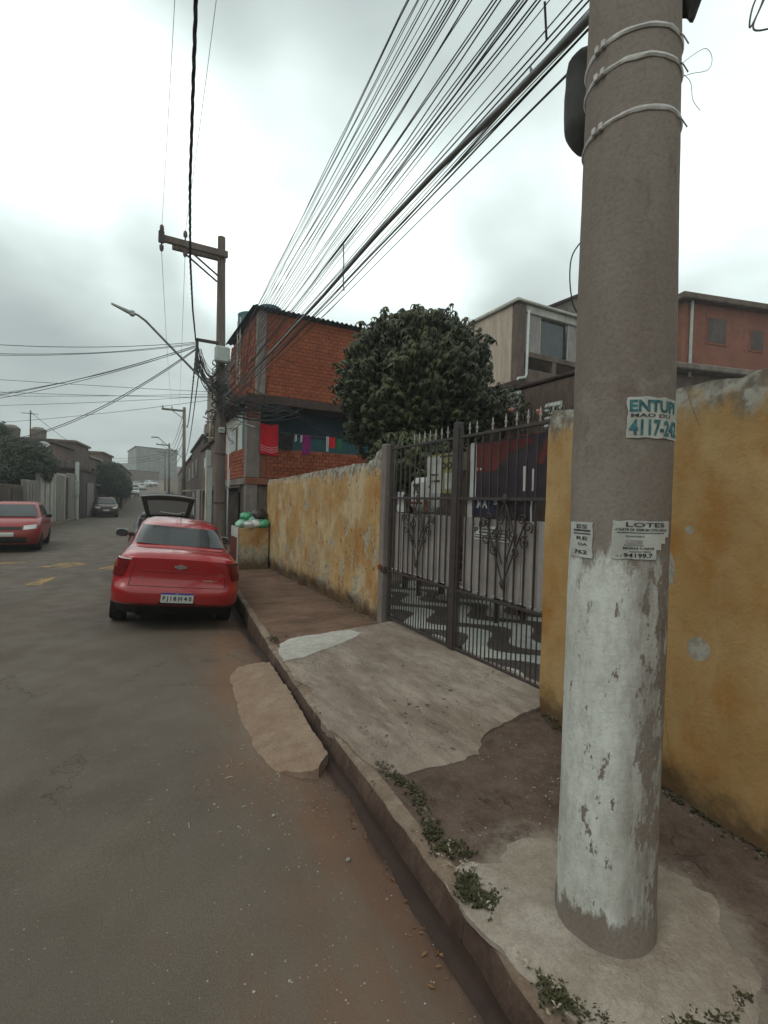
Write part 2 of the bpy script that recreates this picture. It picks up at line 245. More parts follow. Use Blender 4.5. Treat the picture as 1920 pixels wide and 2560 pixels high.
def MM():
    mat_asphalt(); mat_yellow(); mat_pole(); mat_brick(); mat_brick_stuff(); mat_tile()
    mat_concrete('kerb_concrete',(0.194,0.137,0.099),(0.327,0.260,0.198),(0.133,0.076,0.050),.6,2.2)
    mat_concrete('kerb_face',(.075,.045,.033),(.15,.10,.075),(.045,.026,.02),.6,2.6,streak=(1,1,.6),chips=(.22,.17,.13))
    mat_concrete('apron_concrete',(0.256,0.195,0.154),(0.407,0.337,0.276),(0.166,0.121,0.093),.85,1.3,streak=(1.8,.6,1))
    mat_concrete('ramp_concrete',(0.276,0.187,0.129),(0.348,0.252,0.185),(0.204,0.129,0.090),.4,1.7,crack=False)
    mat_concrete('brown_pavement',(0.131,0.074,0.050),(0.236,0.146,0.101),(0.093,0.054,0.035),.75,1.3,streak=(.8,1.6,1),chips=(.33,.28,.23))
    mat_concrete('rough_pavement',(0.071,0.044,0.033),(0.132,0.087,0.067),(0.196,0.148,0.118),.42,3.0,chips=(.22,.19,.16),smear=(.30,.26,.21))
    mat_concrete('white_cement',(0.437,0.414,0.368),(0.575,0.552,0.506),(0.333,0.287,0.241),.5,2.5)
    mat_concrete('collar_cement',(0.308,0.259,0.207),(0.446,0.390,0.328),(0.251,0.195,0.152),.4,2.6,crack=False)
    mat_concrete('render_grey',(.17,.14,.12),(.27,.23,.2),(.09,.065,.055),.55,1.2,crack=False,streak=(1,1,.5))
    mat_concrete('render_beige',(0.462,0.378,0.301),(0.588,0.504,0.406),(0.308,0.238,0.182),.4,.9,crack=False,streak=(1.6,1.6,.25))
    mat_concrete('render_brown',(.12,.085,.07),(.2,.15,.125),(.07,.045,.035),.5,1.2,crack=False,streak=(1,1,.4))
    mat_concrete('far_reddish',(0.155,0.098,0.081),(0.241,0.155,0.127),(0.103,0.069,0.057),.5,.5,crack=False,streak=(1,1,.4))
    mat_concrete('far_grey',(.28,.29,.28),(.36,.38,.36),(.2,.2,.19),.3,.3,crack=False)
    mat_concrete('far_dark',(0.086,0.067,0.060),(0.149,0.121,0.109),(0.057,0.040,0.034),.5,.8,crack=False,streak=(1,1,.4))
    mat_concrete('far_pale',(.30,.27,.235),(.40,.37,.33),(.15,.12,.1),.5,.9,crack=False,streak=(2,2,.3))
    mat_concrete('orange_block',(.23,.085,.055),(.30,.125,.085),(.17,.08,.06),.4,.8,crack=False)
    mat_concrete('pole_grey',(0.150,0.118,0.100),(0.228,0.186,0.162),(0.096,0.066,0.054),.5,3,crack=False,streak=(1,1,.15))
    mat_concrete('terrain_soil',(.11,.075,.05),(.15,.11,.08),(.08,.06,.04),.4,.3,crack=False)
    dirty('gutter_silt',(.040,.022,.016),(.024,.014,.011),.7,3,.6)
    dirty('white_render',(.50,.50,.45),(.25,.2,.16),.85,1.5,.4)
    dirty('teal_paint',(.05,.135,.15),(.04,.07,.075),.8,1.5,.4)
    dirty('navy_paint',(.03,.055,.075),(.02,.03,.04),.85,1.5,.4)
    dirty('grey_column',(.22,.185,.165),(.13,.09,.075),.85,2.5,.5)
    dirty('mortar',(.24,.088,.05),(.15,.06,.04),.9,4,.5)
    dirty('dark_slab',(.07,.042,.035),(.035,.02,.018),.9,2,.5)
    dirty('roof_sheet_blue',(.045,.075,.11),(.03,.035,.04),.7,2,.5)
    dirty('gate_iron',(.045,.036,.034),(.085,.05,.038),.55,12,.5,(1,1,1),.2,.4)
    dirty('gate_sheet',(.30,.27,.255),(.18,.15,.14),.6,3,.5,(6,6,.4),.15,.35)
    simple('rivet_steel',(.34,.31,.3),.4,.5,.2,30)
    dirty('wood_dark',(.05,.03,.024),(.025,.015,.012),.8,4,.5)
    simple('spike_pale',(.36,.33,.31),.5,.2,.25,20)
    simple('cable_black',(.045,.047,.048),.6,0,.3,10,bump=0)
    simple('cable_grey',(.15,.16,.16),.6,0,.3,10,bump=0)
    simple('wire_aluminium',(.20,.21,.21),.5,.3,.2,10,bump=0)
    dirty('band_silver',(.52,.50,.47),(.3,.26,.24),.45,25,.5,(1,1,1),.4,.4,.2)
    dirty('closure_rubber',(.055,.053,.052),(.1,.09,.085),.7,9,.4,(1,1,1),.5)
    mat_paint('red_paint',(.36,.004,.007),.22,1.0); mat_paint('dull_red_paint',(.30,.016,.014),.4,.3)
    mat_paint('black_paint',(.035,.03,.03),.3,.4); mat_paint('white_paint',(.55,.56,.55),.35,.3); mat_paint('silver_paint',(.3,.31,.31),.35,.3); mat_paint('wine_paint',(.08,.02,.02),.35,.3)
    mat_glass('tinted_glass',(.022,.022,.023)); mat_glass('window_glass',(.035,.038,.04))
    t=NT('tail_lamp_red',.12,0,.6); t.color(t.mix(t.step(t.noise(40,2,.5,vec=t.vec),.4,.6),(.10,.006,.008),(.17,.012,.012)))
    t=NT('tail_lamp_amber',.12,0,.6); t.color(t.mix(t.step(t.noise(40,2,.5,vec=t.vec),.4,.6),(.26,.05,.012),(.34,.09,.02)))
    simple('lamp_clear',(.6,.6,.58),.15,0,.2,30,.6,0)
    simple('chrome',(.65,.64,.62),.18,.9,.1,20,.5,0)
    simple('tyre_rubber',(.022,.019,.018),.85,0,.3,20); simple('wheel_rim_metal',(.16,.155,.15),.45,.5,.3,15)
    simple('black_plastic',(.022,.02,.02),.55,0,.3,20); simple('underbody_black',(.012,.010,.009),.9,0,.2,10)
    simple('plate_white',(.62,.62,.6),.5,0,.08,15,.3,0); simple('plate_blue',(.02,.04,.22),.5,0,.1,15,.3,0); simple('print_black',(.02,.02,.025),.6,0,.1,15,.3,0)
    dirty('paper_old',(.46,.46,.42),(.3,.28,.25),.85,9,.4,(1,1,1),.2); simple('print_teal',(.05,.14,.15),.8,0,.45,45,.2,0); simple('print_grey',(.07,.065,.065),.8,0,.5,60,.2,0)
    simple('poster_yellow',(.27,.26,.10),.7,0,.15,4); simple('poster_purple',(.042,.032,.040),.7,0,.3,3); simple('poster_red',(.13,.030,.026),.7,0,.25,4)
    simple('poster_navy',(.03,.035,.07),.7,0,.15,4); simple('poster_orange',(.45,.15,.03),.7,0,.2,6); dirty('poster_white',(.52,.52,.50),(.36,.34,.33),.8,4,.4)
    simple('cloth_red',(.50,.008,.016),.9,0,.15,6); simple('cloth_black',(.022,.014,.016),.9,0,.2,6); simple('cloth_purple',(.20,.014,.12),.9,0,.15,6); simple('cloth_white',(.50,.50,.50),.9,0,.12,6); simple('cloth_stripe',(.62,.30,.33),.9,0,.1,6); simple('cloth_green',(.02,.10,.05),.9,0,.1,6)
    simple('bag_green',(.06,.30,.15),.35,0,.45,14,.5,.8); simple('bag_white',(.50,.53,.50),.4,0,.2,14,.5,.8); simple('bag_black',(.028,.02,.02),.35,0,.3,14,.5,.8); simple('bag_mint',(.25,.45,.34),.4,0,.35,10,.5,.8)
    simple('tank_teal',(.08,.17,.18),.6,0,.2,3); simple('tank_blue',(.10,.17,.22),.6,0,.2,3)
    simple('pvc_white',(.5,.52,.5),.5,0,.12,6); simple('conduit_cream',(.52,.45,.36),.6,0,.2,4); simple('box_grey',(.40,.43,.40),.55,0,.12,6); simple('rust',(.20,.06,.03),.8,0,.3,12)
    t=NT('road_yellow',.8,0,.25); f=t.step(t.noise(7,6,.7),.42,.62); t.color(t.mix(f,(.13,.10,.075),(.40,.25,.09)))
    t.bump(t.noise(150,3,.7),.4,.004)
    t=NT('patch_paint_grey',.9,0,.2); t.color(t.mix(t.step(t.noise(18,5,.7),.4,.6),(.30,.27,.2),(.38,.37,.32))); t.bump(t.noise(60,4,.6),.3,.004)
    mat_leaf('leaf_mango',(.014,.017,.007),(.085,.094,.034)); mat_leaf('leaf_olive',(.03,.034,.014),(.07,.078,.034)); mat_leaf('leaf_far',(.026,.034,.018),(.055,.066,.036)); mat_leaf('weed_green',(.032,.030,.013),(.082,.076,.032)); mat_leaf('dry_leaf',(.10,.045,.02),(.22,.12,.06))
    mat_leaf('pebble',(.12,.1,.08),(.5,.47,.42)); mat_leaf('soil_crumb',(.06,.045,.03),(.2,.16,.12)); mat_leaf('straw',(.3,.24,.16),(.5,.45,.36)); mat_leaf('flower_pink',(.4,.12,.08),(.55,.3,.22))
    simple('bark',(.075,.052,.04),.9,0,.35,12,.2,.8)
MM()

# ------------------------------------------------------------------ mesh helpers
class MB:
    def __init__(s): s.v=[]; s.f=[]; s.mi=[]; s.mats=[]; s.cur=0
    def use(s,m):
        if m not in s.mats: s.mats.append(m)
        s.cur=s.mats.index(m); return s
    def add(s,vs,fs):
        o=len(s.v); s.v+= [tuple(v) for v in vs]; s.f+=[tuple(i+o for i in f) for f in fs]; s.mi+=[s.cur]*len(fs); return s
    def box(s,x0,x1,y0,y1,z0,z1,M=None):
        vs=[Vector((x,y,z)) for z in (z0,z1) for y in (y0,y1) for x in (x0,x1)]
        if M is not None: vs=[M@v for v in vs]
        return s.add(vs,[(0,2,3,1),(4,5,7,6),(0,1,5,4),(2,6,7,3),(0,4,6,2),(1,3,7,5)])
    def bbox(s,x0,x1,y0,y1,z0,z1,b=.01,M=None):   # bevelled box
        cx,cy,cz=(x0+x1)/2,(y0+y1)/2,(z0+z1)/2; hx,hy,hz=(x1-x0)/2,(y1-y0)/2,(z1-z0)/2; b=min(b,hx*.9,hy*.9,hz*.9)
        vs=[]
        for sx in (-1,1):
            for sy in (-1,1):
                for sz in (-1,1):
                    for k in range(3):
                        p=[sx*(hx-b),sy*(hy-b),sz*(hz-b)]; p[k]=(sx*hx,sy*hy,sz*hz)[k]; vs.append(Vector((cx+p[0],cy+p[1],cz+p[2])))
        bm=bmesh.new(); bv=[bm.verts.new(M@v if M is not None else v) for v in vs]; r=bmesh.ops.convex_hull(bm,input=bv); bm.verts.ensure_lookup_table(); bm.faces.ensure_lookup_table(); bm.verts.index_update()
        s.add([v.co for v in bm.verts],[[v.index for v in f.verts] for f in bm.faces]); bm.free(); return s
    def tube(s,pts,r,n=6,cap=True):
        pts=[Vector(p) for p in pts]; rs=r if isinstance(r,(list,tuple)) else [r]*len(pts); vs=[]; fs=[]
        up=Vector((0,0,1)); prev=None
        for i,p in enumerate(pts):
            t=(pts[min(i+1,len(pts)-1)]-pts[max(i-1,0)]); 
            if t.length<1e-9: t=Vector((0,0,1))
            t.normalize()
            if prev is None: a=t.cross(up) if abs(t.z)<.95 else t.cross(Vector((1,0,0)))
            else: a=prev-t*prev.dot(t)
            a.normalize(); prev=a; b=t.cross(a)
            for k in range(n):
                an=2*math.pi*k/n; vs.append(p+a*math.cos(an)*rs[i]+b*math.sin(an)*rs[i])
        for i in range(len(pts)-1):
            for k in range(n):
                k2=(k+1)%n; fs.append((i*n+k,i*n+k2,(i+1)*n+k2,(i+1)*n+k))
        if cap: fs.append(tuple(range(n-1,-1,-1))); fs.append(tuple((len(pts)-1)*n+k for k in range(n)))
        return s.add(vs,fs)
    def lathe(s,prof,n=24,c=(0,0,0),cap=True):
        vs=[];fs=[]
        for r,z in prof:
            for k in range(n): a=2*math.pi*k/n; vs.append((c[0]+r*math.cos(a),c[1]+r*math.sin(a),c[2]+z))
        for i in range(len(prof)-1):
            for k in range(n): k2=(k+1)%n; fs.append((i*n+k,i*n+k2,(i+1)*n+k2,(i+1)*n+k))
        if cap: fs.append(tuple(range(n-1,-1,-1))); fs.append(tuple((len(prof)-1)*n+k for k in range(n)))
        return s.add(vs,fs)
    def blob(s,c,r,n=12,seed=0,amp=.25,freq=2.5,flat=1.):
        vs=[];fs=[];m=n//2
        for i in range(m+1):
            th=math.pi*i/m
            for k in range(n):
                ph=2*math.pi*k/n; d=Vector((math.sin(th)*math.cos(ph),math.sin(th)*math.sin(ph),math.cos(th)))
                q=1+amp*mnoise.noise(d*freq+Vector((seed*3.1,seed*1.7,seed)))*2
                rr=r if isinstance(r,(tuple,list)) else (r,r,r)
                z=d.z*rr[2]*q
                if z<0: z*=flat
                vs.append((c[0]+d.x*rr[0]*q,c[1]+d.y*rr[1]*q,c[2]+z))
        for i in range(m):
            for k in range(n): k2=(k+1)%n; fs.append((i*n+k,(i+1)*n+k,(i+1)*n+k2,i*n+k2))
        return s.add(vs,fs)
    def sheet(s,fn,nu,nv):
        vs=[fn(i/nu,j/nv) for j in range(nv+1) for i in range(nu+1)]
        return s.add(vs,[(j*(nu+1)+i,j*(nu+1)+i+1,(j+1)*(nu+1)+i+1,(j+1)*(nu+1)+i) for j in range(nv) for i in range(nu)])
    def mesh(s,name,smooth=False,off=None):
        me=bpy.data.meshes.new(name); v=s.v
        if off is not None: v=[(a-off[0],b-off[1],c-off[2]) for a,b,c in v]
        me.from_pydata(v,[],s.f)
        for m in s.mats: me.materials.append(MATS[m])
        me.polygons.foreach_set('material_index',s.mi)
        if smooth is True: me.polygons.foreach_set('use_smooth',[True]*len(s.f))
        elif smooth:
            me.polygons.foreach_set('use_smooth',[True]*len(s.f)); me.set_sharp_from_angle(angle=math.radians(smooth))
        me.update(); return me
def tag(o,label=None,cat=None,group=None,kind=None):
    if label: o['label']=label
    if cat: o['category']=cat
    if group: o['group']=group
    if kind: o['kind']=kind
    return o
def thing(name,loc,label,cat,group=None,rot=(0,0,0)):
    o=bpy.data.objects.new(name,None); o.empty_display_size=.2; COL.objects.link(o); o.location=loc; o.rotation_euler=rot
    o['_org']=list(loc); return tag(o,label,cat,group)
def org(o):
    p=Vector((0,0,0))
    while o is not None: p+=Vector(o.location); o=o.parent
    return p
def part(mb,name,parent,smooth=False,local=False,label=None,loc=None,kind=None):
    """mb in world coordinates unless local; origin of the part = its parent's, or loc"""
    if local: me=mb.mesh(name,smooth)
    else:
        base=org(parent) if loc is None else Vector(loc); me=mb.mesh(name,smooth,base)
    o=bpy.data.objects.new(name,me); COL.objects.link(o); o.parent=parent
    if loc is not None and not local: o.location=Vector(loc)-org(parent)
    if label: o['label']=label
    if kind: o['kind']=kind
    return o
def solo(mb,name,label=None,cat=None,group=None,kind=None,smooth=False,loc=None):
    if loc is None:
        a=np.array(mb.v); loc=((a[:,0].min()+a[:,0].max())/2,(a[:,1].min()+a[:,1].max())/2,a[:,2].min())
    me=mb.mesh(name,smooth,loc); o=bpy.data.objects.new(name,me); COL.objects.link(o); o.location=loc
    return tag(o,label,cat,group,kind)
def lerp_tab(tab,x):
    if x<=tab[0][0]: return tab[0][1]
    for (a,b),(c,d) in zip(tab,tab[1:]):
        if x<=c: return b+(d-b)*(x-a)/(c-a)
    return tab[-1][1]
def sm(a,b,x):
    t=max(0,min(1,(x-a)/(b-a))); return t*t*(3-2*t)
def fn3(x,y,z=0,s=1.): return mnoise.noise(Vector((x*s,y*s,z*s)))
def text_mesh(txt,size,bold=0.0,align='LEFT'):
    c=bpy.data.curves.new('t','FONT'); c.body=txt; c.size=size; c.offset=bold; c.align_x=align; c.resolution_u=2
    o=bpy.data.objects.new('t',c); COL.objects.link(o); bpy.context.view_layer.update()
    me=bpy.data.meshes.new_from_object(o.evaluated_get(bpy.context.evaluated_depsgraph_get()))
    v=[tuple(p.co) for p in me.vertices]; f=[tuple(p.vertices) for p in me.polygons]
    bpy.data.objects.remove(o); bpy.data.curves.remove(c); bpy.data.meshes.remove(me); return v,f

# ------------------------------------------------------------------ the ground
KR=[(-10,.95),(-2,1.03),(0,1.10),(1.2,1.14),(2.5,1.21),(3.5,1.25),(5,1.36),(6.4,1.5),(8.25,1.67),(11.6,1.9),(14,2.05),(20,2.6),(35,3.6),(48,4.3),(80,5.2),(110,7),(150,9),(260,14)]
KL=[(-10,-4.4),(0,-4.4),(18,-4.2),(29,-3.6),(40,-2.8),(60,-.7),(85,.4),(110,1.8),(150,4),(260,8)]
def kr(y): return lerp_tab(KR,y)
def kl(y): return lerp_tab(KL,y)
def gY(y):
    if y<2: return 0.
    if y<9: return -.1*sm(2,9,y)
    if y<50: return -.1+.1*sm(9,50,y)
    if y<100: return 1.6*((y-50)/50)**2
    return 1.6+.064*(y-100)+.0002*(y-100)**2
def A(y): return lerp_tab([(.6,.03),(1.4,.0),(5.2,-.005),(7.2,.12),(11,.135),(15,.06)],y)
def hump(y): return .05*sm(11.2,12.2,y)*(1-sm(14.4,15.6,y))
def road_z(x,y):
    k=kr(y); c=max(0,min(1,(x+.3)/(k+.3))); return gY(y)-A(y)*c**1.3+hump(y)*(1-.8*sm(k-.9,k-.1,x))+.004*fn3(x,y,0,1.7)
def pav_z(x,y): return .15+gY(y)+.012*fn3(x,y,3,1.1)+.004*fn3(x,y,5,5)
def ground_sheet(name,outline,zf,mat,res,skirt=0.,jit=0.,kind='structure',label=None,cat=None,parent=None,dens=None,seed=1,lift=0.,bevel=0.):
    """outline: list of (x,y). densified with jitter, interior grid, z from zf"""
    r=random.Random(seed); dn=dens or res; P=[]
    for (a,b) in zip(outline,outline[1:]+outline[:1]):
        L=math.hypot(b[0]-a[0],b[1]-a[1]); n=max(1,int(L/dn))
        nx,ny=(b[1]-a[1])/max(L,1e-6),-(b[0]-a[0])/max(L,1e-6)
        for i in range(n):
            t=i/n; x=a[0]+(b[0]-a[0])*t; y=a[1]+(b[1]-a[1])*t
            j=jit*(fn3(x,y,seed,3.1)*1.6+fn3(x,y,seed+9,13)*.8+fn3(x,y,seed+5,41)*.6) if jit else 0
            P.append((x+nx*j,y+ny*j))
    nb=len(P); V=[Vector(p) for p in P]; xs=[p[0] for p in P]; ys=[p[1] for p in P]
    def inside(x,y):
        c=False
        for i in range(nb):
            x1,y1=P[i]; x2,y2=P[i-1]
            if (y1>y)!=(y2>y) and x<(x2-x1)*(y-y1)/(y2-y1)+x1: c=not c
        return c
    gx=np.arange(min(xs)+res*.5,max(xs),res); gy=np.arange(min(ys)+res*.5,max(ys),res)
    for x in gx:
        for y in gy:
            xx_=x+r.uniform(-.2,.2)*res; yy_=y+r.uniform(-.2,.2)*res
            if inside(xx_,yy_) and min((px-xx_)**2+(py-yy_)**2 for px,py in P)>(res*.35)**2: V.append(Vector((xx_,yy_)))
    E=[(i,(i+1)%nb) for i in range(nb)]
    vo,eo,fo,ov,oe,of=delaunay_2d_cdt(V,E,[],1,1e-6)
    mb=MB().use(mat); vs=[(v.x,v.y,zf(v.x,v.y)+lift) for v in vo]; fs=[]
    for f in fo:
        a,b,c=[vo[i] for i in f]
        fs.append(f if (b-a).cross(c-a)>0 else tuple(reversed(f)))
    idx={}
    for i,o_ in enumerate(ov):
        for k in o_: idx[k]=i
    if bevel:
        bidx={idx.get(i,i) for i in range(nb)}; vs=[(x,y,z-(bevel*(1+fn3(x,y,2,25)) if i in bidx else 0)) for i,(x,y,z) in enumerate(vs)]
    if skirt:
        n0=len(vs); ring=[idx.get(i,i) for i in range(nb)]
        for i in ring: x,y,z=vs[i]; vs.append((x,y,z-skirt))
        area=sum(P[i][0]*P[(i+1)%nb][1]-P[(i+1)%nb][0]*P[i][1] for i in range(nb))
        for i in range(nb):
            j=(i+1)%nb; q=(ring[i],n0+i,n0+j,ring[j]); fs.append(q if area<0 else tuple(reversed(q)))
    mb.add(vs,fs)
    if parent is not None: return part(mb,name,parent,smooth=40,label=label)
    return solo(mb,name,label,cat,None,kind,smooth=40)
# terrain to the horizon
mb=MB().use('terrain_soil')
def tz(x,y):
    return gY(max(y,2))*1.0-.35+max(0,(abs(x)-25))*.02*sm(30,80,abs(y)+abs(x)) 
ys_=[-300,-100,-40,-15,0,10,20,35,50,70,90,110,150,200,260,400,700,1200]; xs_=[-1200,-500,-200,-90,-45,-20,-8,0,8,20,45,90,200,500,1200]
mb.add([(x,y,tz(x,min(y,300))) for y in ys_ for x in xs_],[(j*len(xs_)+i,j*len(xs_)+i+1,(j+1)*len(xs_)+i+1,(j+1)*len(xs_)+i) for j in range(len(ys_)-1) for i in range(len(xs_)-1)])
solo(mb,'terrain',kind='structure')
# road as rows across the street
mb=MB().use('asphalt'); Y=list(np.arange(-9,16,.25))+list(np.arange(16,50,1.))+list(np.arange(50,262,4.)); NX=26; vs=[]
for y in Y:
    a=kl(y)-.02; b=kr(y)+.02
    for i in range(NX+1): x=a+(b-a)*i/NX; vs.append((x,y,road_z(x,y)))
mb.add(vs,[(j*(NX+1)+i,j*(NX+1)+i+1,(j+1)*(NX+1)+i+1,(j+1)*(NX+1)+i) for j in range(len(Y)-1) for i in range(NX)])
solo(mb,'road',kind='structure',smooth=True)
# silt-filled gutter strip along the kerb
mb=MB().use('gutter_silt'); Y=list(np.arange(-3,16,.12)); vs=[]
for y in Y:
    w=.075+.03*fn3(0,y,0,.9)+.022*fn3(0,y,4,5)+.012*fn3(0,y,6,14); b=kr(y)
    for i in range(4): x=b+.005-w*i/3; vs.append((x,y,road_z(x,y)+.006-.004*(i==3)+.014*(i<3)*sm(6,5,y)+.004*fn3(x,y,8,9)))
mb.add(vs,[(j*4+i,(j+1)*4+i,(j+1)*4+i+1,j*4+i+1) for j in range(len(Y)-1) for i in range(3)])
solo(mb,'gutter',kind='structure',smooth=True)
# kerb stones
kerb=bpy.data.objects.new('kerb',None); COL.objects.link(kerb); kerb['kind']='structure'
def kerb_piece(y0,y1,side,base,seed):
    mb=MB().use('kerb_concrete'); n=max(3,int((y1-y0)/.07)) if y1<17 else 2; vs=[]
    f=kr if side>0 else kl
    for i in range(n+1):
        y=y0+(y1-y0)*i/n; x=f(y); g=gY(y)
        end=.006*(i in (0,n)); nz=.010*fn3(x,y,1,7)+.007*fn3(x,y,2,23); chip=max(0,fn3(x,y,7,4)-.25)*.06
        gz=g-A(y)-.12
        prof=[(-.002+.006*fn3(x,y,4,11)+end,gz),(-.002+.012*fn3(x,y,9,6)+chip*.4+end,g+.05),(.012+chip+.01*fn3(x,y,3,9)+end,g+.132-chip*.6-end),(.030+chip+nz,g+.145-chip*.3-end),(.105+nz,g+.147-end),(.145,g+.03)]
        for dx,z in prof: vs.append((x+side*dx,y,z))
    k=6; fs=[]
    for i in range(n):
        for j in range(k-1): q=(i*k+j,i*k+j+1,(i+1)*k+j+1,(i+1)*k+j); fs.append(q if side<0 else tuple(reversed(q)))
    fs+= [tuple(range(k)),tuple(n*k+j for j in range(k))]
    mb.add(vs,fs)
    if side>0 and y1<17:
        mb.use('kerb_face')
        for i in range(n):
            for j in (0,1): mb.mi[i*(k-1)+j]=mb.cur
    part(mb,'kerb_stone',kerb,smooth=50)
y=-4.; i=0
while y<15.5:
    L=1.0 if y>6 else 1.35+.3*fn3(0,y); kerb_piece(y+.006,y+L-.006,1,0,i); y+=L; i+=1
while y<120: kerb_piece(y,y+6,1,0,i); y+=6.02
y=-4.
while y<120: kerb_piece(y,y+6,-1,0,i); y+=6.02
# base pavement on the right: brown part up the street, dark rough part by the pole
def wall_x(y): return lerp_tab([(-6,2.15),(1.0,2.58),(2.62,2.73),(2.63,3.4),(5.55,3.4),(5.56,3.0),(11.8,3.02),(11.81,3.9),(25,4.2),(48,6),(80,7)],y)
def kin(y): return kr(y)+.092
ground_sheet('pavement_by_the_pole',[(kin(y),y) for y in np.arange(-4,2.81,.4)]+[(3.4,2.85),(3.4,2.63)]+[(2.80,2.62),(2.66,1.0),(2.3,-4)],pav_z,'rough_pavement',.13,seed=3)
ground_sheet('pavement_up_the_street',[(kin(y),y) for y in np.arange(5.0,15.1,.6)]+[(4.2,15.2),(3.95,11.9),(3.1,11.75),(3.1,5.35)],pav_z,'brown_pavement',.22,seed=4)
ground_sheet('far_pavement',[(kin(y),y) for y in range(15,81,5)]+[(9.5,80),(8,48),(6,25),(4.2,15.1)],lambda x,y:.15+gY(y),'brown_pavement',3.,seed=5)
ground_sheet('left_pavement',[(kl(y)-.12,y) for y in range(-6,61,4)]+[(-6,58),(-9,30),(-9,-6)],lambda x,y:.15+gY(y),'brown_pavement',2.5,seed=6)
ap=[(1.48,5.2),(1.35,4.46),(1.33,4.0),(1.36,3.85),(1.29,3.45),(1.24,3.10),(1.245,2.72),(1.32,2.42),(1.42,2.32),(1.62,2.33),(1.96,2.33),(2.21,2.55),(2.47,2.60),(2.70,2.62),(3.2,2.66),(3.2,5.56),(2.96,5.50),(2.4,5.46),(1.73,5.36)]
ground_sheet('driveway_apron',ap,lambda x,y:pav_z(x,y)+.010+.03*sm(2.0,3.1,x)+.006*fn3(x,y,9,2.5),'apron_concrete',.11,skirt=.05,jit=.024,dens=.04,seed=7,bevel=.006)
ground_sheet('white_cement_patch',[(1.50,5.18),(1.36,4.55),(1.62,4.62),(2.0,4.84),(2.32,5.02),(2.5,5.2),(2.44,5.38),(2.1,5.40),(1.73,5.33)],lambda x,y:pav_z(x,y)+.018+.03*sm(2.0,3.1,x)+.006*fn3(x,y,9,2.5),'white_cement',.09,skirt=.03,jit=.02,dens=.04,seed=8,bevel=.004)
ground_sheet('pole_cement_collar',[(1.19,1.60),(1.30,1.66),(1.42,1.68),(1.58,1.66),(1.76,1.62),(1.96,1.48),(2.08,1.27),(2.14,1.07),(2.08,.88),(1.92,.77),(1.70,.70),(1.5,.72),(1.32,.80),(1.22,.95),(1.18,1.12),(1.17,1.3)],lambda x,y:pav_z(x,y)+.017-.020*sm(.30,.54,math.hypot(x-1.6,y-1.17)*(1+.25*sm(1.5,1.2,x)*0))+.020*sm(.42,.18,math.hypot(x-1.6,y-1.17))+.014*fn3(x,y,3,5)+.006*fn3(x,y,3,14),'collar_cement',.05,skirt=.02,jit=.012,dens=.04,seed=9,bevel=.004)
# concrete ramp lying in the gutter in front of the gate
ground_sheet('gutter_ramp',[(.90,4.75),(1.0,4.88),(1.30,4.80),(1.245,4.0),(1.19,3.4),(1.17,2.86),(1.06,2.75),(.96,2.80),(.84,2.98),(.79,3.3),(.80,3.7),(.84,4.2)],lambda x,y:road_z(x,y)+.014+.085*sm(.78,1.2,x)+.007*fn3(x,y,1,4)+.004*fn3(x,y,1,14),'ramp_concrete',.07,skirt=.13,jit=.013,dens=.03,kind=None,label='sloping concrete ramp slab laid in the gutter before the iron gate',cat='ramp',seed=12,bevel=.012)
# speed hump paint
for i,q in enumerate([[(-4.0,15.0),(-2.75,15.25),(-2.3,15.25),(-2.1,14.6),(-2.7,14.5),(-3.9,14.3)],[(-1.86,13.75),(-1.3,14.55),(-1.0,14.5),(-.85,14.0),(-1.25,13.5)],[(-.6,13.1),(-.3,13.65),(.1,13.6),(.2,13.0),(-.2,12.7)],[(-1.72,11.45),(-1.5,12.1),(-1.28,12.05),(-1.45,11.4)],[(.6,12.6),(.8,13.2),(1.2,13.2),(1.1,12.5)]]):
    ground_sheet('hump_marking',q,road_z,'road_yellow',.3,jit=.03,dens=.12,seed=20+i,lift=.005)

# ------------------------------------------------------------------ walls
def ochre_wall(name,label,pts,zb,zt,th,cat='wall',cut=None,y0rough=True,seed=0):
    """pts: plan polyline of the street face; zt(y) top"""
    P=[]
    for a,b in zip(pts,pts[1:]):
        n=max(1,int(math.hypot(b[0]-a[0],b[1]-a[1])/.07))
        P+=[(a[0]+(b[0]-a[0])*i/n,a[1]+(b[1]-a[1])*i/n) for i in range(n)]
    P.append(pts[-1]); NZ=30; vs=[]; W=NZ+1
    for x,y in P:
        zt_=zt(y)+.022*fn3(x,y,seed,5)+.014*fn3(x,y,seed,17); zb_=zb(x,y)-.1
        for j in range(NZ+1):
            z=zb_+(zt_-zb_)*j/NZ; h=z-zb_-.1
            dx=.010*fn3(y,z,seed,2.2)+.005*fn3(y,z,seed+3,9)
            er=sm(.22,0,h)*max(0,fn3(y,z,seed+5,3)+.12)*.16     # base worn away
            er2=sm(.12,0,zt_-z)*(.025+.04*abs(fn3(y,z,seed+8,8)))
            vs.append((x+dx+er+er2,y,z))
    n=len(P); fs=[(i*W+j,i*W+j+1,(i+1)*W+j+1,(i+1)*W+j) for i in range(n-1) for j in range(NZ)]
    if pts[0][1]>pts[-1][1]: fs=[tuple(reversed(f)) for f in fs]
    o=len(vs)
    for (x,y),k in zip(P,range(n)):
        zt_=vs[k*W+NZ][2]; vs+= [(x+th,y,zt_-.01),(x+th,y,zb(x,y)-.1)]
    for k in range(n-1): fs+=[(k*W+NZ,o+2*k,o+2*k+2,(k+1)*W+NZ),(o+2*k,o+2*k+1,o+2*k+3,o+2*k+2)]
    fs+= [tuple(range(W))+(o,o+1), tuple((n-1)*W+j for j in range(W))+(o+2*n-2,o+2*n-1)]
    mb=MB().use('ochre_plaster').add(vs,fs); return mb
zpav=lambda x,y:.15+gY(y)
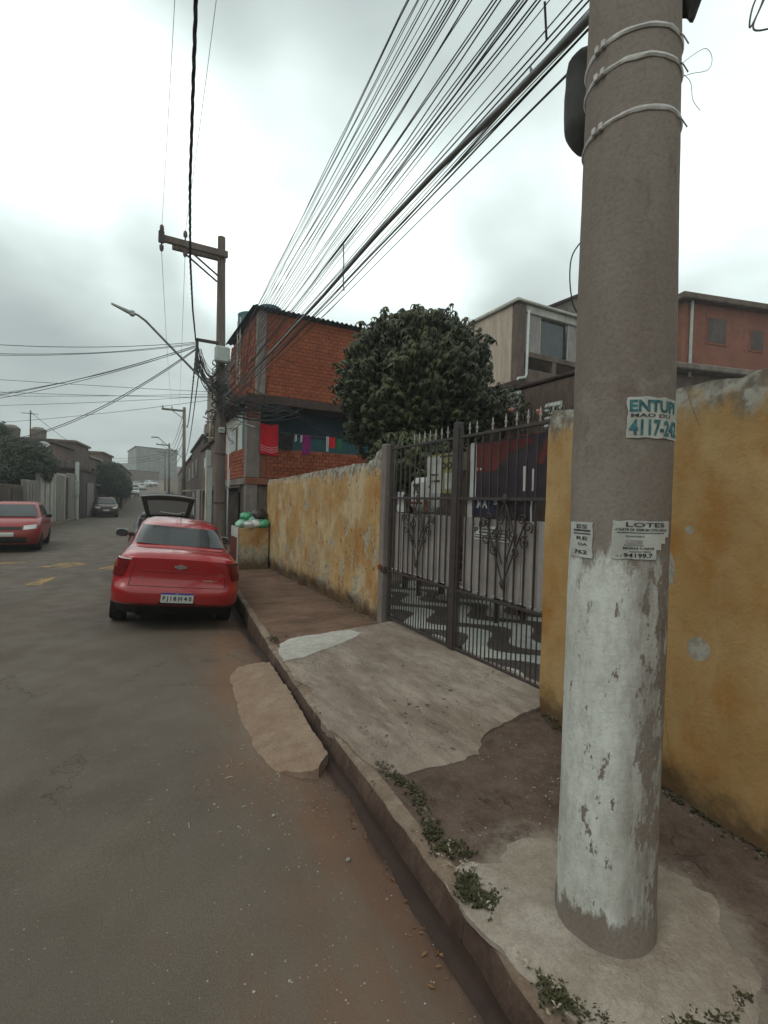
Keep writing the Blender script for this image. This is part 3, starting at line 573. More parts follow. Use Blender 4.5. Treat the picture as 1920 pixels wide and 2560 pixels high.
w=thing('garden_wall',(2.95,8.5,zpav(0,8.5)),'weathered ochre plaster wall between the iron gate and the bag-topped bin, streaked and peeling','wall')
part(ochre_wall('w','',[(2.99,5.72),(3.0,11.7)],zpav,lambda y:2.27-.10*sm(5.6,11.7,y)+.16*sm(6.1,5.85,y),.16,seed=1),'wall_panel',w,smooth=50)
m=MB().use('grey_column').bbox(2.975,3.13,5.60,5.725,0,2.47,.012); part(m,'gate_pier',w,label='grey-white render pier at the gate side')
m=MB().use('rust').lathe([(.035,0),(.035,.05),(.02,.06)],10,(2.96,5.64,.82)); part(m,'hinge_stub',w)
w=thing('front_wall',(2.45,-.5,.15),'tall ochre plaster wall standing right behind the whitewashed pole','wall')
part(ochre_wall('w','',[(2.735,2.60),(2.585,1.0),(2.13,-5)],zpav,lambda y:2.37+.05*sm(2.3,2.6,y),.3,seed=4),'wall_panel',w,smooth=50)
def blotch(cx,cy,cz,ry,rz,seed):
    n=18; vs=[]
    for k in range(n):
        a=2*math.pi*k/n; q=1+.25*fn3(math.cos(a),math.sin(a),seed,2)+.12*fn3(math.cos(a)*4,math.sin(a)*4,seed,2); y=cy+ry*q*math.cos(a); vs.append((cx(y)-.0105,y,cz+rz*q*math.sin(a)))
    c=(cx(cy)-.0115,cy,cz); m=MB().use('patch_paint_grey'); m.add(vs+[c],[(k,(k+1)%n,n) for k in range(n)]); return m
wx=lambda y:lerp_tab([(-5,2.13),(1.0,2.585),(2.6,2.735)],y)
# dark moss, soil and crumbs at the wall foot
def scatter(name,mat,pts,size,n,label,cat=None,seed=1,spread=.05,flat=.5,shape='peb'):
    r=random.Random(seed); mb=MB().use(mat)
    for _ in range(n):
        i=r.randrange(len(pts)-1); t=r.random(); a,b=pts[i],pts[i+1]; x=a[0]+(b[0]-a[0])*t+r.gauss(0,spread); y=a[1]+(b[1]-a[1])*t+r.gauss(0,spread)
        z=(road_z(x,y) if x<kr(y)+.0 else pav_z(x,y)+(.012 if 1.3<x<3.1 and 2.4<y<5.4 else 0.002)+(.035*sm(2.0,3.1,x) if 2.4<y<5.4 else 0))
        s=size*r.uniform(.4,1.3)
        if shape=='peb':
            a_=r.random()*6; vs=[(x+s*math.cos(a_+k*1.571)*r.uniform(.7,1.1),y+s*math.sin(a_+k*1.571)*r.uniform(.7,1.1),z) for k in range(4)]+[(x,y,z+s*flat)]
            mb.add(vs,[(0,1,4),(1,2,4),(2,3,4),(3,0,4)])
        elif shape=='leaf':
            a_=r.random()*6; c,s_=math.cos(a_),math.sin(a_); w_=s*.4; h=s*r.uniform(.1,.5)
            vs=[(x-c*s,y-s_*s,z+.003),(x+s_*w_,y-c*w_,z+h),(x+c*s,y+s_*s,z+.004),(x-s_*w_,y+c*w_,z+h*.6+.002)]; mb.add(vs,[(0,1,2),(0,2,3)])
        elif shape=='twig':
            a_=r.random()*6; c,s_=math.cos(a_)*s,math.sin(a_)*s; mb.tube([(x-c,y-s_,z+.004),(x,y,z+.007),(x+c,y+s_,z+.004)],.0018,3,False)
        elif shape=='weed':
            for k in range(7):
                a_=r.random()*6.28; ln=s*r.uniform(.5,1.2); lean=r.uniform(.3,1.); c,s_=math.cos(a_),math.sin(a_); w_=.0035+.004*r.random()
                p1=(x+c*ln*lean*.5,y+s_*ln*lean*.5,z+ln*.5); p2=(x+c*ln*lean,y+s_*ln*lean,z+ln*.55)
                w_*=.7; mb.add([(x-s_*w_*.4,y+c*w_*.4,z),(x+s_*w_*.4,y-c*w_*.4,z),(p1[0]+s_*w_,p1[1]-c*w_,p1[2]),(p1[0]-s_*w_,p1[1]+c*w_,p1[2]),p2],[(0,1,2,3),(3,2,4)])
    return solo(mb,name,label,cat,None,'stuff')
scatter('wall_foot_moss','weed_green',[(2.60,1.0),(2.69,2.5)],.02,300,'low dark moss growing along the foot of the ochre wall','moss',2,.03,shape='weed')
scatter('wall_foot_soil','soil_crumb',[(2.50,.5),(2.60,1.3),(2.70,2.5)],.010,350,'crumbled plaster and soil along the foot of the ochre wall','rubble',3,.035)
scatter('wall_foot_crumbs','soil_crumb',[(2.93,5.7),(2.93,7),(2.94,11.5)],.014,260,'crumbs of plaster fallen along the peeling ochre wall','rubble',4,.04)
scatter('kerb_weeds','weed_green',[(1.33,2.36),(1.40,2.22),(1.34,2.0)],.020,90,'sparse green weeds in the kerb joint below the driveway','weeds',5,.022,shape='weed')
scatter('kerb_weeds','weed_green',[(1.30,1.92),(1.27,1.78),(1.35,1.70)],.022,150,'weeds spreading over the kerb between driveway and pole','weeds',6,.03,shape='weed')
scatter('kerb_weeds','weed_green',[(1.26,1.56),(1.24,1.46),(1.32,1.40)],.026,260,'thick clump of weeds on the kerb beside the cement collar','weeds',7,.028,shape='weed')
scatter('kerb_weeds','weed_green',[(1.20,1.08),(1.26,.98),(1.34,.92)],.022,190,'weeds at the street edge of the cement collar, nearest the viewer','weeds',8,.025,shape='weed')
scatter('kerb_weeds','weed_green',[(1.45,.82),(1.62,.76),(1.78,.80)],.020,120,'weeds along the front edge of the cement collar','weeds',9,.02,shape='weed')
scatter('kerb_weeds','weed_green',[(1.50,5.5),(1.46,5.2)],.02,60,'little weeds on the kerb at the white cement patch','weeds',10,.03,shape='weed')
scatter('loose_gravel','pebble',[(1.0,.9),(1.05,2.6),(.9,3.2),(.6,2.2),(.8,1.0)],.0045,420,'loose grit and small stones along the gutter','gravel',11,.13)
scatter('road_grit','pebble',[(-3,1.2),(.4,1.4),(-.4,3),(.6,5),(-1,6)],.0035,500,'scattered grit on the asphalt','gravel',12,.5)
scatter('pavement_grit','pebble',[(1.35,1.7),(2.4,1.8),(1.9,2.3),(2.6,4.2),(1.6,4.6),(1.5,2.8)],.0055,420,'grit and chips of mortar on the pavement and driveway','gravel',13,.2)
scatter('kerb_rubble','soil_crumb',[(1.32,2.5),(1.38,2.2),(1.30,1.75)],.012,160,'broken mortar crumbs between kerb and driveway slab','rubble',14,.02)
scatter('fallen_leaves','dry_leaf',[(1.6,3.1),(2.4,3.4),(1.9,2.5),(1.5,6.5),(2.6,7.5),(2,9)],.02,80,'dry brown leaves scattered on driveway and pavement','leaves',15,.3,shape='leaf')
scatter('twigs','straw',[(.3,2.2),(.7,3.4),(.5,2.6)],.018,26,'dry stalks and twigs lying on the road','twigs',16,.14,shape='twig')
scatter('dry_stalks','straw',[(1.28,1.9),(1.25,1.5),(1.22,1.05),(1.5,.8)],.026,60,'dry straw stalks among the kerb weeds','dry grass',31,.03,shape='weed')
scatter('gutter_litter','dry_leaf',[(1.02,1.2),(1.12,2.0),(1.18,2.7),(1.3,5.2),(1.5,7)],.016,150,'dead leaves and scraps lying in the gutter','leaf litter',32,.035,shape='leaf')
scatter('driveway_specks','soil_crumb',[(1.4,2.6),(2.0,3.0),(2.8,3.2),(2.2,4.4),(1.6,4.2)],.007,260,'dark crumbs and bits of bark on the concrete driveway','debris',33,.25)
scatter('road_chips','pebble',[(.2,1.2),(.6,2.2),(.2,3.2),(.5,5)],.006,90,'small pale stone chips on the road beside the ramp','gravel',34,.25)
def stone(name,x,y,r,label,mat='pebble',seed=0):
    m=MB().use(mat).blob((x,y,road_z(x,y)+r*.5),(r,r*.8,r*.6),10,seed,.2); solo(m,name,label,'stone',None,None)
stone('stone',.95,2.05,.013,'pale chip of stone lying at the edge of the wet gutter',seed=3)
stone('stone',.72,2.52,.011,'small dark stone on brown silt below the ramp slab',seed=4)

# ------------------------------------------------------------------ foreground pole
PC=(1.592,1.161); PB=.16
pole=thing('utility_pole',(PC[0],PC[1],PB),'huge round concrete utility pole in front, whitewashed lower half flaking off','utility pole')
def pr(z):  # radius at height above ground z (world)
    return lerp_tab([(0,.176),(.2,.172),(.35,.168),(2.2,.166),(3.6,.149),(9.5,.11)],z)
def pcx(z): return PC[0]-.012*max(0,z-2)*.5, PC[1]+.006*max(0,z-2)
prof=[]
mb=MB().use('pole_concrete_whitewash'); n=72; vs=[];Z=list(np.arange(.1,3.9,.05))+list(np.arange(3.9,9.6,.5))
for z in Z:
    cx,cy=pcx(z); 
    for k in range(n):
        a=2*math.pi*k/n; r=pr(z)+.0022*fn3(math.cos(a),math.sin(a),z*1.5,2.5)+.0012*fn3(math.cos(a)*3,math.sin(a)*3,z*9,1); vs.append((cx+r*math.cos(a),cy+r*math.sin(a),z))
mb.add(vs,[(i*n+k,i*n+(k+1)%n,(i+1)*n+(k+1)%n,(i+1)*n+k) for i in range(len(Z)-1) for k in range(n)]+[tuple((len(Z)-1)*n+k for k in range(n))])
part(mb,'shaft',pole,smooth=True)
def ring(z,h,mat,tilt=(0,0),off=.003,seed=0,a0=0,a1=360,wob=.004):
    m=MB().use(mat); N_=64; vs=[]
    for i in range(N_+1):
        a=math.radians(a0+(a1-a0)*i/N_); zz_=z+tilt[0]*math.cos(a)+tilt[1]*math.sin(a)+wob*fn3(math.cos(a),math.sin(a),seed,4); cx,cy=pcx(zz_); r=pr(zz_)
        hh=h*(1+.35*fn3(math.cos(a),math.sin(a),seed+5,6))
        for dz,dr in ((-hh/2,.0),(-hh/2,off),(-hh*.1,off+.004),(hh/2,off),(hh/2,.0)): vs.append((cx+(r+dr)*math.cos(a),cy+(r+dr)*math.sin(a),zz_+dz))
    m.add(vs,[(i*5+j,(i+1)*5+j,(i+1)*5+j+1,i*5+j+1) for i in range(N_) for j in range(4)]); return m
for i,(z,ti) in enumerate([(3.02,(.006,-.012)),(3.205,(.004,.004)),(3.30,(.004,.0))]):
    part(ring(z,.017,'band_silver',ti,.003,i),'strap',pole,smooth=50)
    cx,cy=pcx(z)
    for a in (172,-178):
        aa=math.radians(a); p=Vector((cx+(pr(z)+.004)*math.cos(aa),cy+(pr(z)+.004)*math.sin(aa),z+ti[0]*math.cos(aa)))
        part(MB().use('band_silver').bbox(p.x-.012,p.x+.004,p.y-.008,p.y+.008,p.z-.013,p.z+.013,.003),'buckle',pole)
    aa=math.radians(-85); p=Vector((cx+(pr(z)+.004)*math.cos(aa),cy+(pr(z)+.004)*math.sin(aa),z)); t_=Vector((.95,-.1,-.25))
    part(MB().use('band_silver').tube([p,p+t_*.03,p+t_*.055+Vector((0,0,-.01))],.0025,5),'strap_tail',pole)
# flyers glued round the pole: bent sheets with their print
def flyer(a_c,z_c,w,h,label,items,mat='paper_old',torn=None,seed=0):
    f=thing('flyer',(PC[0],PC[1],z_c-h/2),label,'flyer'); R=.166
    def bend(u,v,off):     # u metres to the right seen from outside, v up
        z=z_c+v; cx,cy=pcx(z); r=pr(z)+.0035+off; a=math.radians(a_c)+u/R; return (cx+r*math.cos(a),cy+r*math.sin(a),z)
    m=MB().use(mat); nu,nv=20,12; vs=[]
    for j in range(nv+1):
        for i in range(nu+1):
            u=-w/2+w*i/nu; v=-h/2+h*j/nv
            eu=.006*fn3(v*30,seed,0) if i in(0,nu) else 0; ev=.005*fn3(u*30,seed+4,0) if j in (0,nv) else 0
            vs.append(bend(u+eu,v+ev,.0012*abs(fn3(u*20,v*20,seed))))
    fs=[]
    for j in range(nv):
        for i in range(nu):
            if torn and torn((i+.5)/nu,(j+.5)/nv): continue
            fs.append((j*(nu+1)+i,j*(nu+1)+i+1,(j+1)*(nu+1)+i+1,(j+1)*(nu+1)+i))
    m.add(vs,fs); part(m,'sheet',f,smooth=True)
    for it in items:
        kind,u,v,sx,sy,arg,mt=it; m=MB().use(mt)
        if kind=='t':
            tv,tf=text_mesh(arg,1.0,.035 if sy>.03 else .02); xs=[p[0] for p in tv]; ysx=[p[1] for p in tv]; x0,x1,y0,y1=min(xs),max(xs),min(ysx),max(ysx)
            bmm=bmesh.new(); bv=[bmm.verts.new(((p[0]-x0)/(x1-x0)*sx,(p[1]-y0)/(y1-y0)*sy,0)) for p in tv]
            for ff in tf:
                try: bmm.faces.new([bv[i] for i in ff])
                except Exception: pass
            bmesh.ops.triangulate(bmm,faces=bmm.faces[:]); 
            for k in range(1,14):
                xk=sx*k/14; g=bmm.verts[:]+bmm.edges[:]+bmm.faces[:]; bmesh.ops.bisect_plane(bmm,geom=g,plane_co=(xk,0,0),plane_no=(1,0,0))
            bmm.verts.index_update(); m.add([bend(u+q.co.x,v+q.co.y,.0022) for q in bmm.verts],[[q.index for q in ff.verts] for ff in bmm.faces]); bmm.free(); part(m,'lettering',f)
        else:
            ns=8; m.add([bend(u+sx*i/ns,v+sy*j,.002) for j in (0,1) for i in range(ns+1)],[(i,i+1,ns+2+i,ns+1+i) for i in range(ns)]); part(m,'print_bar',f)
    return f
flyer(-101,2.005,.222,.135,'white flyer with teal ENTUPI lettering and 4117 number, highest on the front pole',[('t',-.104,.018,.172,.040,'ENTUPI','print_teal'),('t',-.100,.001,.14,.012,'MAO DU','print_grey'),('t',-.104,-.060,.190,.054,'4117-242','print_teal')],seed=1)
flyer(-115,1.598,.205,.128,'torn white LOTES flyer glued on the pole at mid height, facing the viewer',
 [('t',-.062,.044,.135,.015,'LOTES','print_grey'),('t',-.093,.030,.18,.009,'A PARTIR DE 1000M EM COTIA E REGIAO','print_black'),('b',-.088,.023,.16,.0025,0,'print_grey'),('t',-.062,.010,.058,.005,'FINANCIAMOS','print_grey'),
  ('b',-.06,-.012,.05,.012,0,'gate_sheet'),('t',-.066,-.020,.06,.0045,'SOLUCOES','print_grey'),('t',-.068,-.031,.10,.0075,'MENSAIS A PARTIR','print_black'),('t',-.05,-.041,.07,.005,'AGENDE VISITA','print_grey'),('t',-.066,-.058,.092,.014,'94199.7','print_black'),('t',-.085,-.056,.013,.005,'11','print_grey')],
 torn=lambda a,b:(a>.72 and b<.28) or (a>.80 and b<.42) or (a>.9 and b<.55),seed=2)
flyer(168.5,1.588,.115,.125,'narrow white flyer with rows of print on the street side of the pole',[('t',-.012,.040,.05,.014,'ES','print_grey'),('b',-.03,.030,.08,.006,0,'print_grey'),('b',-.03,.020,.08,.004,0,'print_grey'),('t',-.01,.000,.05,.012,'RE','print_grey'),('t',0.0,-.020,.04,.009,'DA','print_grey'),('t',-.02,-.050,.06,.014,'762','print_black')],seed=3)
# splice closures and loose wires
m=MB().use('closure_rubber'); vs=[]; n=20
for i in range(17):
    t=i/16; z=3.235+.44*t; r=.085*(min(1,t/.25)**.6)*(1 if t<.85 else math.sqrt(max(.03,1-((t-.85)/.15)**2)))+.006
    for k in range(n): a=2*math.pi*k/n; q=1+.08*fn3(math.cos(a),math.sin(a),z*6,2)+.05*(k%2)*(t>.25); vs.append((1.745+r*q*math.cos(a)*1.0,1.50+r*q*math.sin(a),z))
m.add(vs,[(i*n+k,i*n+(k+1)%n,(i+1)*n+(k+1)%n,(i+1)*n+k) for i in range(16) for k in range(n)]+[tuple(16*n+k for k in range(n))])
cl=thing('cable_closure',(1.745,1.50,3.235),'dark bulging cable splice closure hanging on the street side of the front pole','cable closure')
part(m,'closure_shell',cl,smooth=60)
part(MB().use('closure_rubber').tube([(1.745,1.50,3.25),(1.725,1.44,3.12),(1.70,1.37,3.0)],[.02,.014,.012],8),'cable_neck',cl)
m=MB().use('closure_rubber').blob((1.712,1.05,3.66),(.07,.07,.22),18,5,.10,2.); solo(m,'cable_closure','dark lumpy closure at the wall side of the front pole, top of view','cable closure',smooth=True)
def loops(name,label,paths,r,mat='cable_black',cat='loose wire',group=None):
    for p in paths:
        pts=[Vector(q) for q in p]; o=[]
        for i in range(len(pts)-1):      # Catmull-Rom
            p0,p1,p2,p3=pts[max(i-1,0)],pts[i],pts[i+1],pts[min(i+2,len(pts)-1)]
            for k in range(8):
                t=k/8; o.append(.5*((2*p1)+(p2-p0)*t+(2*p0-5*p1+4*p2-p3)*t*t+(-p0+3*p1-3*p2+p3)*t**3))
        o.append(pts[-1]); solo(MB().use(mat).tube(o,r,5),name,label,cat,group,smooth=True)
loops('loose_wire','thin black wire hanging in a long loop beside the front pole below the closure',[[(1.70,1.38,3.0),(1.66,1.38,2.85),(1.60,1.43,2.72),(1.64,1.43,2.52),(1.70,1.32,2.46)],[(1.70,1.38,3.0),(1.68,1.38,2.85),(1.655,1.40,2.7),(1.67,1.40,2.55),(1.70,1.33,2.5)],[(1.70,1.37,3.05),(1.69,1.37,2.85),(1.675,1.39,2.7),(1.685,1.38,2.56),(1.70,1.33,2.52)]],.0028,group='loose wires below the closure')
loops('loose_wire','thin curly wire sticking out at the wall side of the front pole',[[(1.665,1.045,3.24),(1.72,1.03,3.29),(1.755,1.01,3.31),(1.775,1.0,3.28),(1.755,1.0,3.23),(1.71,1.03,3.22),(1.67,1.045,3.20)],[(1.665,1.045,3.22),(1.705,1.03,3.19),(1.715,1.025,3.13),(1.735,1.01,3.09)]],.0010,'cable_grey',group='curly wire ends')
loops('loose_wire','coiled wire end dangling in the upper right of the sky',[[(2.55,1.17,4.15),(2.44,1.20,3.98),(2.43,1.21,3.87),(2.46,1.17,3.98),(2.5,1.15,4.1)],[(2.52,1.17,4.15),(2.46,1.18,3.97),(2.44,1.20,3.86),(2.50,1.13,3.84),(2.6,1.1,3.86)]],.004,'cable_grey',group='wire ends at upper right')

# ------------------------------------------------------------------ second pole with its gear
P2=(2.28,14.0); z0=gY(14)+.15
p2=thing('utility_pole',(P2[0],P2[1],z0),'tall grey concrete pole with one-sided crossarm in front of the brick house','utility pole')
m=MB().use('pole_grey'); vs=[];n=24
for z in np.linspace(z0-.1,8.82,14):
    r=.165-.0075*(z-z0)*1.0; lx=P2[0]-.012*(z-z0)
    for k in range(n): a=2*math.pi*k/n; vs.append((lx+r*math.cos(a),P2[1]+r*math.sin(a),z))
m.add(vs,[(i*n+k,i*n+(k+1)%n,(i+1)*n+(k+1)%n,(i+1)*n+k) for i in range(13) for k in range(n)]+[tuple(13*n+k for k in range(n))]); part(m,'shaft',p2,smooth=60)
part(MB().use('pole_grey').bbox(.60,2.32,13.78,13.87,8.22,8.40,.015),'crossarm',p2); part(MB().use('pole_grey').bbox(.95,2.32,14.12,14.2,8.24,8.38,.015),'crossarm',p2)
for yy in (13.80,14.14): part(MB().use('gate_iron').tube([(1.25,yy,8.22),(2.1,yy,7.66)],.024,6),'brace',p2)
def insulator(x,y,z,par,up=1):
    m=MB().use('pole_grey').lathe([(.02,0),(.02,.08*up),(.055,.09*up),(.045,.12*up),(.06,.14*up),(.045,.17*up),(.05,.2*up),(.02,.24*up)],10,(x,y,z)); part(m,'insulator',par,smooth=50)
for x in (.68,1.24): insulator(x,13.82,8.41,p2); insulator(x,13.82,8.21,p2,-1)
part(MB().use('gate_iron').bbox(.60,.74,13.74,13.80,8.16,8.46,.01),'end_plate',p2)
part(MB().use('gate_iron').bbox(1.58,2.2,13.9,13.96,5.88,5.96,.008),'cable_bracket',p2); part(MB().use('gate_iron').bbox(1.56,1.63,13.9,13.96,5.0,5.95,.008),'bracket_drop',p2)
part(MB().use('box_grey').bbox(2.02,2.40,13.62,13.84,5.35,5.78,.04),'junction_box',p2)
part(MB().use('box_grey').bbox(2.17,2.33,13.80,13.83,3.48,3.63,.004),'number_plate',p2); part(MB().use('print_grey').bbox(2.20,2.30,13.79,13.80,3.54,3.565,.001),'plate_print',p2)
for z in (1.55,2.9,4.6): part(MB().use('gate_iron').lathe([(.168,0),(.168,.03)],20,(2.26,14,z)),'pole_band',p2,smooth=50)
part(MB().use('pvc_white').tube([(2.47,13.93,.1),(2.46,13.93,3.1)],.022,8),'conduit',p2,smooth=True); part(MB().use('pvc_white').bbox(2.44,2.50,13.86,13.92,2.0,2.5,.01),'meter_case',p2)
lamp=thing('street_lamp',(2.2,13.85,4.4),'long-armed street lamp reaching over the road from the brick-house pole','street lamp')
part(MB().use('wire_aluminium').tube([(2.2,13.84,4.42),(1.2,13.84,5.35),(.35,13.84,6.14),(.17,13.84,6.25),(.05,13.84,6.28)],.030,8),'arm',lamp,smooth=True)
part(MB().use('box_grey').bbox(-.02,.10,13.77,13.91,6.20,6.34,.03),'driver_case',lamp)
part(MB().use('box_grey').add([(-.02,13.76,6.25),(-.02,13.92,6.25),(-.42,13.80,6.40),(-.42,13.88,6.40),(-.02,13.76,6.31),(-.02,13.92,6.31),(-.42,13.80,6.43),(-.42,13.88,6.43)],[(0,2,3,1),(4,5,7,6),(0,4,6,2),(1,3,7,5),(2,6,7,3),(0,1,5,4)]),'lamp_head',lamp)
part(MB().use('gate_iron').tube([(1.9,13.86,4.9),(2.25,13.86,4.5)],.02,6),'stay',lamp)
# two-tone post beside it and conduits of cream plastic
pst=thing('service_post',(2.050,15.2,z0),'slim two-tone cream and grey service post left of the brick-house pole','post')
part(MB().use('conduit_cream').bbox(2.050,2.090,15.15,15.3,z0,2.6,.006),'cream_face',pst); part(MB().use('box_grey').bbox(2.092,2.230,15.15,15.3,z0,2.6,.01),'grey_face',pst)
part(MB().use('box_grey').bbox(2.050,2.180,15.12,15.3,2.62,3.1,.01),'meter_box',pst); part(MB().use('conduit_cream').tube([(2.140,15.2,3.35),(2.160,15.2,4.2)],.035,8),'conduit',pst,smooth=True); part(MB().use('conduit_cream').tube([(2.230,15.2,3.5),(2.230,15.2,4.2)],.02,8),'conduit',pst,smooth=True)
part(MB().use('print_black').tube([(2.140,15.2,3.1),(2.140,15.2,3.35)],.03,6),'coupling',pst)

# ------------------------------------------------------------------ cables
def cat_pts(a,b,sag,n=24,wob=0,seed=0):
    a=Vector(a);b=Vector(b); o=[]
    for i in range(n+1):
        t=i/n; p=a.lerp(b,t); p.z-=4*sag*t*(1-t)
        if wob: p.x+=wob*fn3(t*9,seed,0); p.z+=wob*.7*fn3(t*9,seed,7)
        o.append(p)
    return o
def cable(a,b,sag,r,label,group,mat='cable_black',name='overhead_cable',wob=0,seed=0,n=24,cat='cable',helix=None):
    P=cat_pts(a,b,sag,n,wob,seed)
    m=MB().use(mat)
    if helix:
        L=(Vector(b)-Vector(a)).length; N_=int(L/.09); P=cat_pts(a,b,sag,N_,wob,seed)
        for h in range(2): m.tube([p+Vector((math.cos(i*.55+h*3.14)*helix,0,math.sin(i*.55+h*3.14)*helix)) for i,p in enumerate(P)],r,5)
    else: m.tube(P,r,5)
    return solo(m,name,label,cat,group,smooth=True)
B0=Vector((2.1,14.0,4.6))
gr='bundle of thin cables between the front pole and the brick-house pole'
gl='one of the many thin black cables sweeping from the front pole to the brick-house pole'
r_=random.Random(5)
NC=38
for i in range(NC):
    t=i/(NC-1); t2=t+.02*r_.uniform(-1,1)
    clump=.085*math.sin(t*21+.6)+.03*math.sin(t*57)      # cables bunch together
    zA=5.38-1.72*t2**.85+clump*.7; zB=4.95-.95*t+.10*r_.uniform(-1,1); off=-.12+.22*t
    a=(1.66+off*.3+r_.uniform(-.03,.03)+.12*(t>.35)*r_.random(),1.05,zA+.02*r_.uniform(-1,1)); b=(2.16+r_.uniform(-.06,.06),14+r_.uniform(-.05,.05),zB)
    cable(a,b,.02+.16*t*(1-t)+.07*r_.random(),r_.choice([.0028,.0036,.0044,.0054]),gl,gr,'cable_black' if r_.random()<.7 else 'cable_grey',wob=.020,seed=i)
gsp='service drops crossing in front of the brick house'
# thick lashed trunk cable
P=[(1.60,1.30,3.66),(1.64,1.89,3.71),(1.68,2.6,3.785),(1.72,3.45,3.83),(1.80,4.87,3.87),(1.92,7.1,3.97),(2.12,10.72,4.16),(2.2,13.9,4.4)]
m=MB().use('wire_aluminium').tube([Vector(P[0]).lerp(Vector(P[1]),k/6)+Vector((0,0,0)) for k in range(6)]+[Vector(P[i]).lerp(Vector(P[i+1]),k/8) for i in range(1,7) for k in range(8)]+[Vector(P[-1])],[.0165+.003*abs(fn3(i*.7,0,0)) for i in range(55)],8)
solo(m,'trunk_cable','single thick lashed cable, lowest of the bundle, meeting the front pole near its top strap','cable',smooth=True)
m=MB().use('cable_black'); m.tube([(1.77,4.3,4.14),(1.80,4.35,4.0),(1.80,4.35,3.78),(1.79,4.3,3.70)],.006,5); solo(m,'cable_stub','short stray cable end dangling from the middle of the bundle','cable',smooth=True)
m=MB().use('cable_grey').tube([(1.63,1.72,3.70),(1.635,1.74,3.755)],[.012,.004],5); solo(m,'cable_tie','small tie end standing up on the thick cable','cable tie')
m=MB().use('cable_black').tube([(1.73,1.76,4.12),(1.76,1.78,4.06),(1.79,1.80,4.0)],.006,5); solo(m,'cable_stub','short broken cable end near the front pole at the top of the view','cable')
# twisted low-voltage line overhead
for (a,b,s) in [((1.55,13.95,5.88),(.92,9.3,5.90),.0),((.92,9.3,5.90),(.2,1.0,6.55),.03)]: pass
m=MB().use('cable_black'); ctrl=[(1.56,13.95,5.88),(1.22,11.6,5.86),(.92,9.3,5.90),(.70,7.3,6.0),(.48,4.8,6.2),(.25,1.5,6.55),(.1,-1,6.9)]
pp=[]
for i in range(len(ctrl)-1):
    for k in range(26): pp.append(Vector(ctrl[i]).lerp(Vector(ctrl[i+1]),k/26))
for h in range(3): m.tube([p+Vector((math.cos(i*.8+h*2.1)*.012,0,math.sin(i*.8+h*2.1)*.012)) for i,p in enumerate(pp)],.010,5)
solo(m,'twisted_power_line','thick twisted black power line running overhead up the middle of the left sky','power line',smooth=True)
g2='thin bare high-voltage wires on the crossarm'
cable((.68,13.82,8.66),(.25,0,9.6),.35,.0045,'leftmost bare wire from the crossarm tip towards the viewer',g2,'wire_aluminium','power_wire',cat='power wire')
cable((1.24,13.82,8.66),(.75,0,9.7),.35,.0045,'bare wire from the inner crossarm insulator towards the viewer, right of the twisted line',g2,'wire_aluminium','power_wire',cat='power wire')
cable((.68,13.82,8.0),(3.3,46,9.9),.7,.006,'leftmost bare wire from the crossarm down the street',g2,'wire_aluminium','power_wire',cat='power wire')
cable((1.24,13.82,8.0),(3.9,46,9.9),.7,.006,'inner bare wire from the crossarm down the street',g2,'wire_aluminium','power_wire',cat='power wire')
cable((1.58,13.95,5.7),(4.5,46,8.0),.9,.016,'twisted power line continuing down the street from the bracket','power lines down the street',name='twisted_power_line',cat='power line',helix=.012)
cable((1.7,14,5.5),(4.4,45,5.2),.6,.018,'dark cable dropping from the bracket towards the far poles','power lines down the street',cat='power line')
# fan of service cables to the left side of the street
g3='service cables fanning out to the houses on the left'
for i,(x,y,z,sag,rr) in enumerate([(-12,15,6.0,.9,.008),(-12,15.5,5.8,1.0,.008),(-12,15.2,5.4,.9,.006),(-14,24,4.6,1.2,.011),(-14,23.5,4.4,1.25,.008),(-13,23,4.7,1.1,.006),(-6.2,27,3.8,.75,.012),(-6.0,26,3.75,.8,.010)]):
    cable((1.56,13.95,5.85-.03*i),(x,y,z),sag,rr,['topmost of the cables fanning left across the road','second cable from the top in the left fan','third and thinnest of the upper left fan cables','thick cable of the left fan sagging down to mid-sky at the frame edge','thin partner just above the thick sagging left cable','uppermost of the three sagging left fan cables','steep cable dropping from the bracket to the left house roofs','steep lower partner dropping to the left house roofs'][i],g3,wob=.01,seed=40+i)
for i,(x,y,z,sag) in enumerate([(-18,20,5.1,.25),(-16,22,4.5,.35),(-16,24,4.2,.4),(-17,21,4.7,.3),(-14,26,3.8,.5)]):
    cable((2.1,14.1,4.62-.05*i),(x,y,z),sag,.006,'thin low wire crossing the road to the left from the tangled pole','low wires crossing the road',wob=.01,seed=60+i)
cable((2.2,14.1,5.4),(6.6,16.15,3.95),.12,.010,'drop wire running from the pole down across the brick facade',gsp); cable((2.2,14.1,5.35),(7.3,16.1,3.9),.16,.007,'second drop wire across the brick facade',gsp)
for i in range(5): cable((1.9+.06*i,9.5-.4*i,4.9-.1*i),(2.7+.2*i,14.8,4.5-.12*i),.05,.006,'slack wires passing in front of the street corner of the brick house',gsp,wob=.02,seed=80+i)
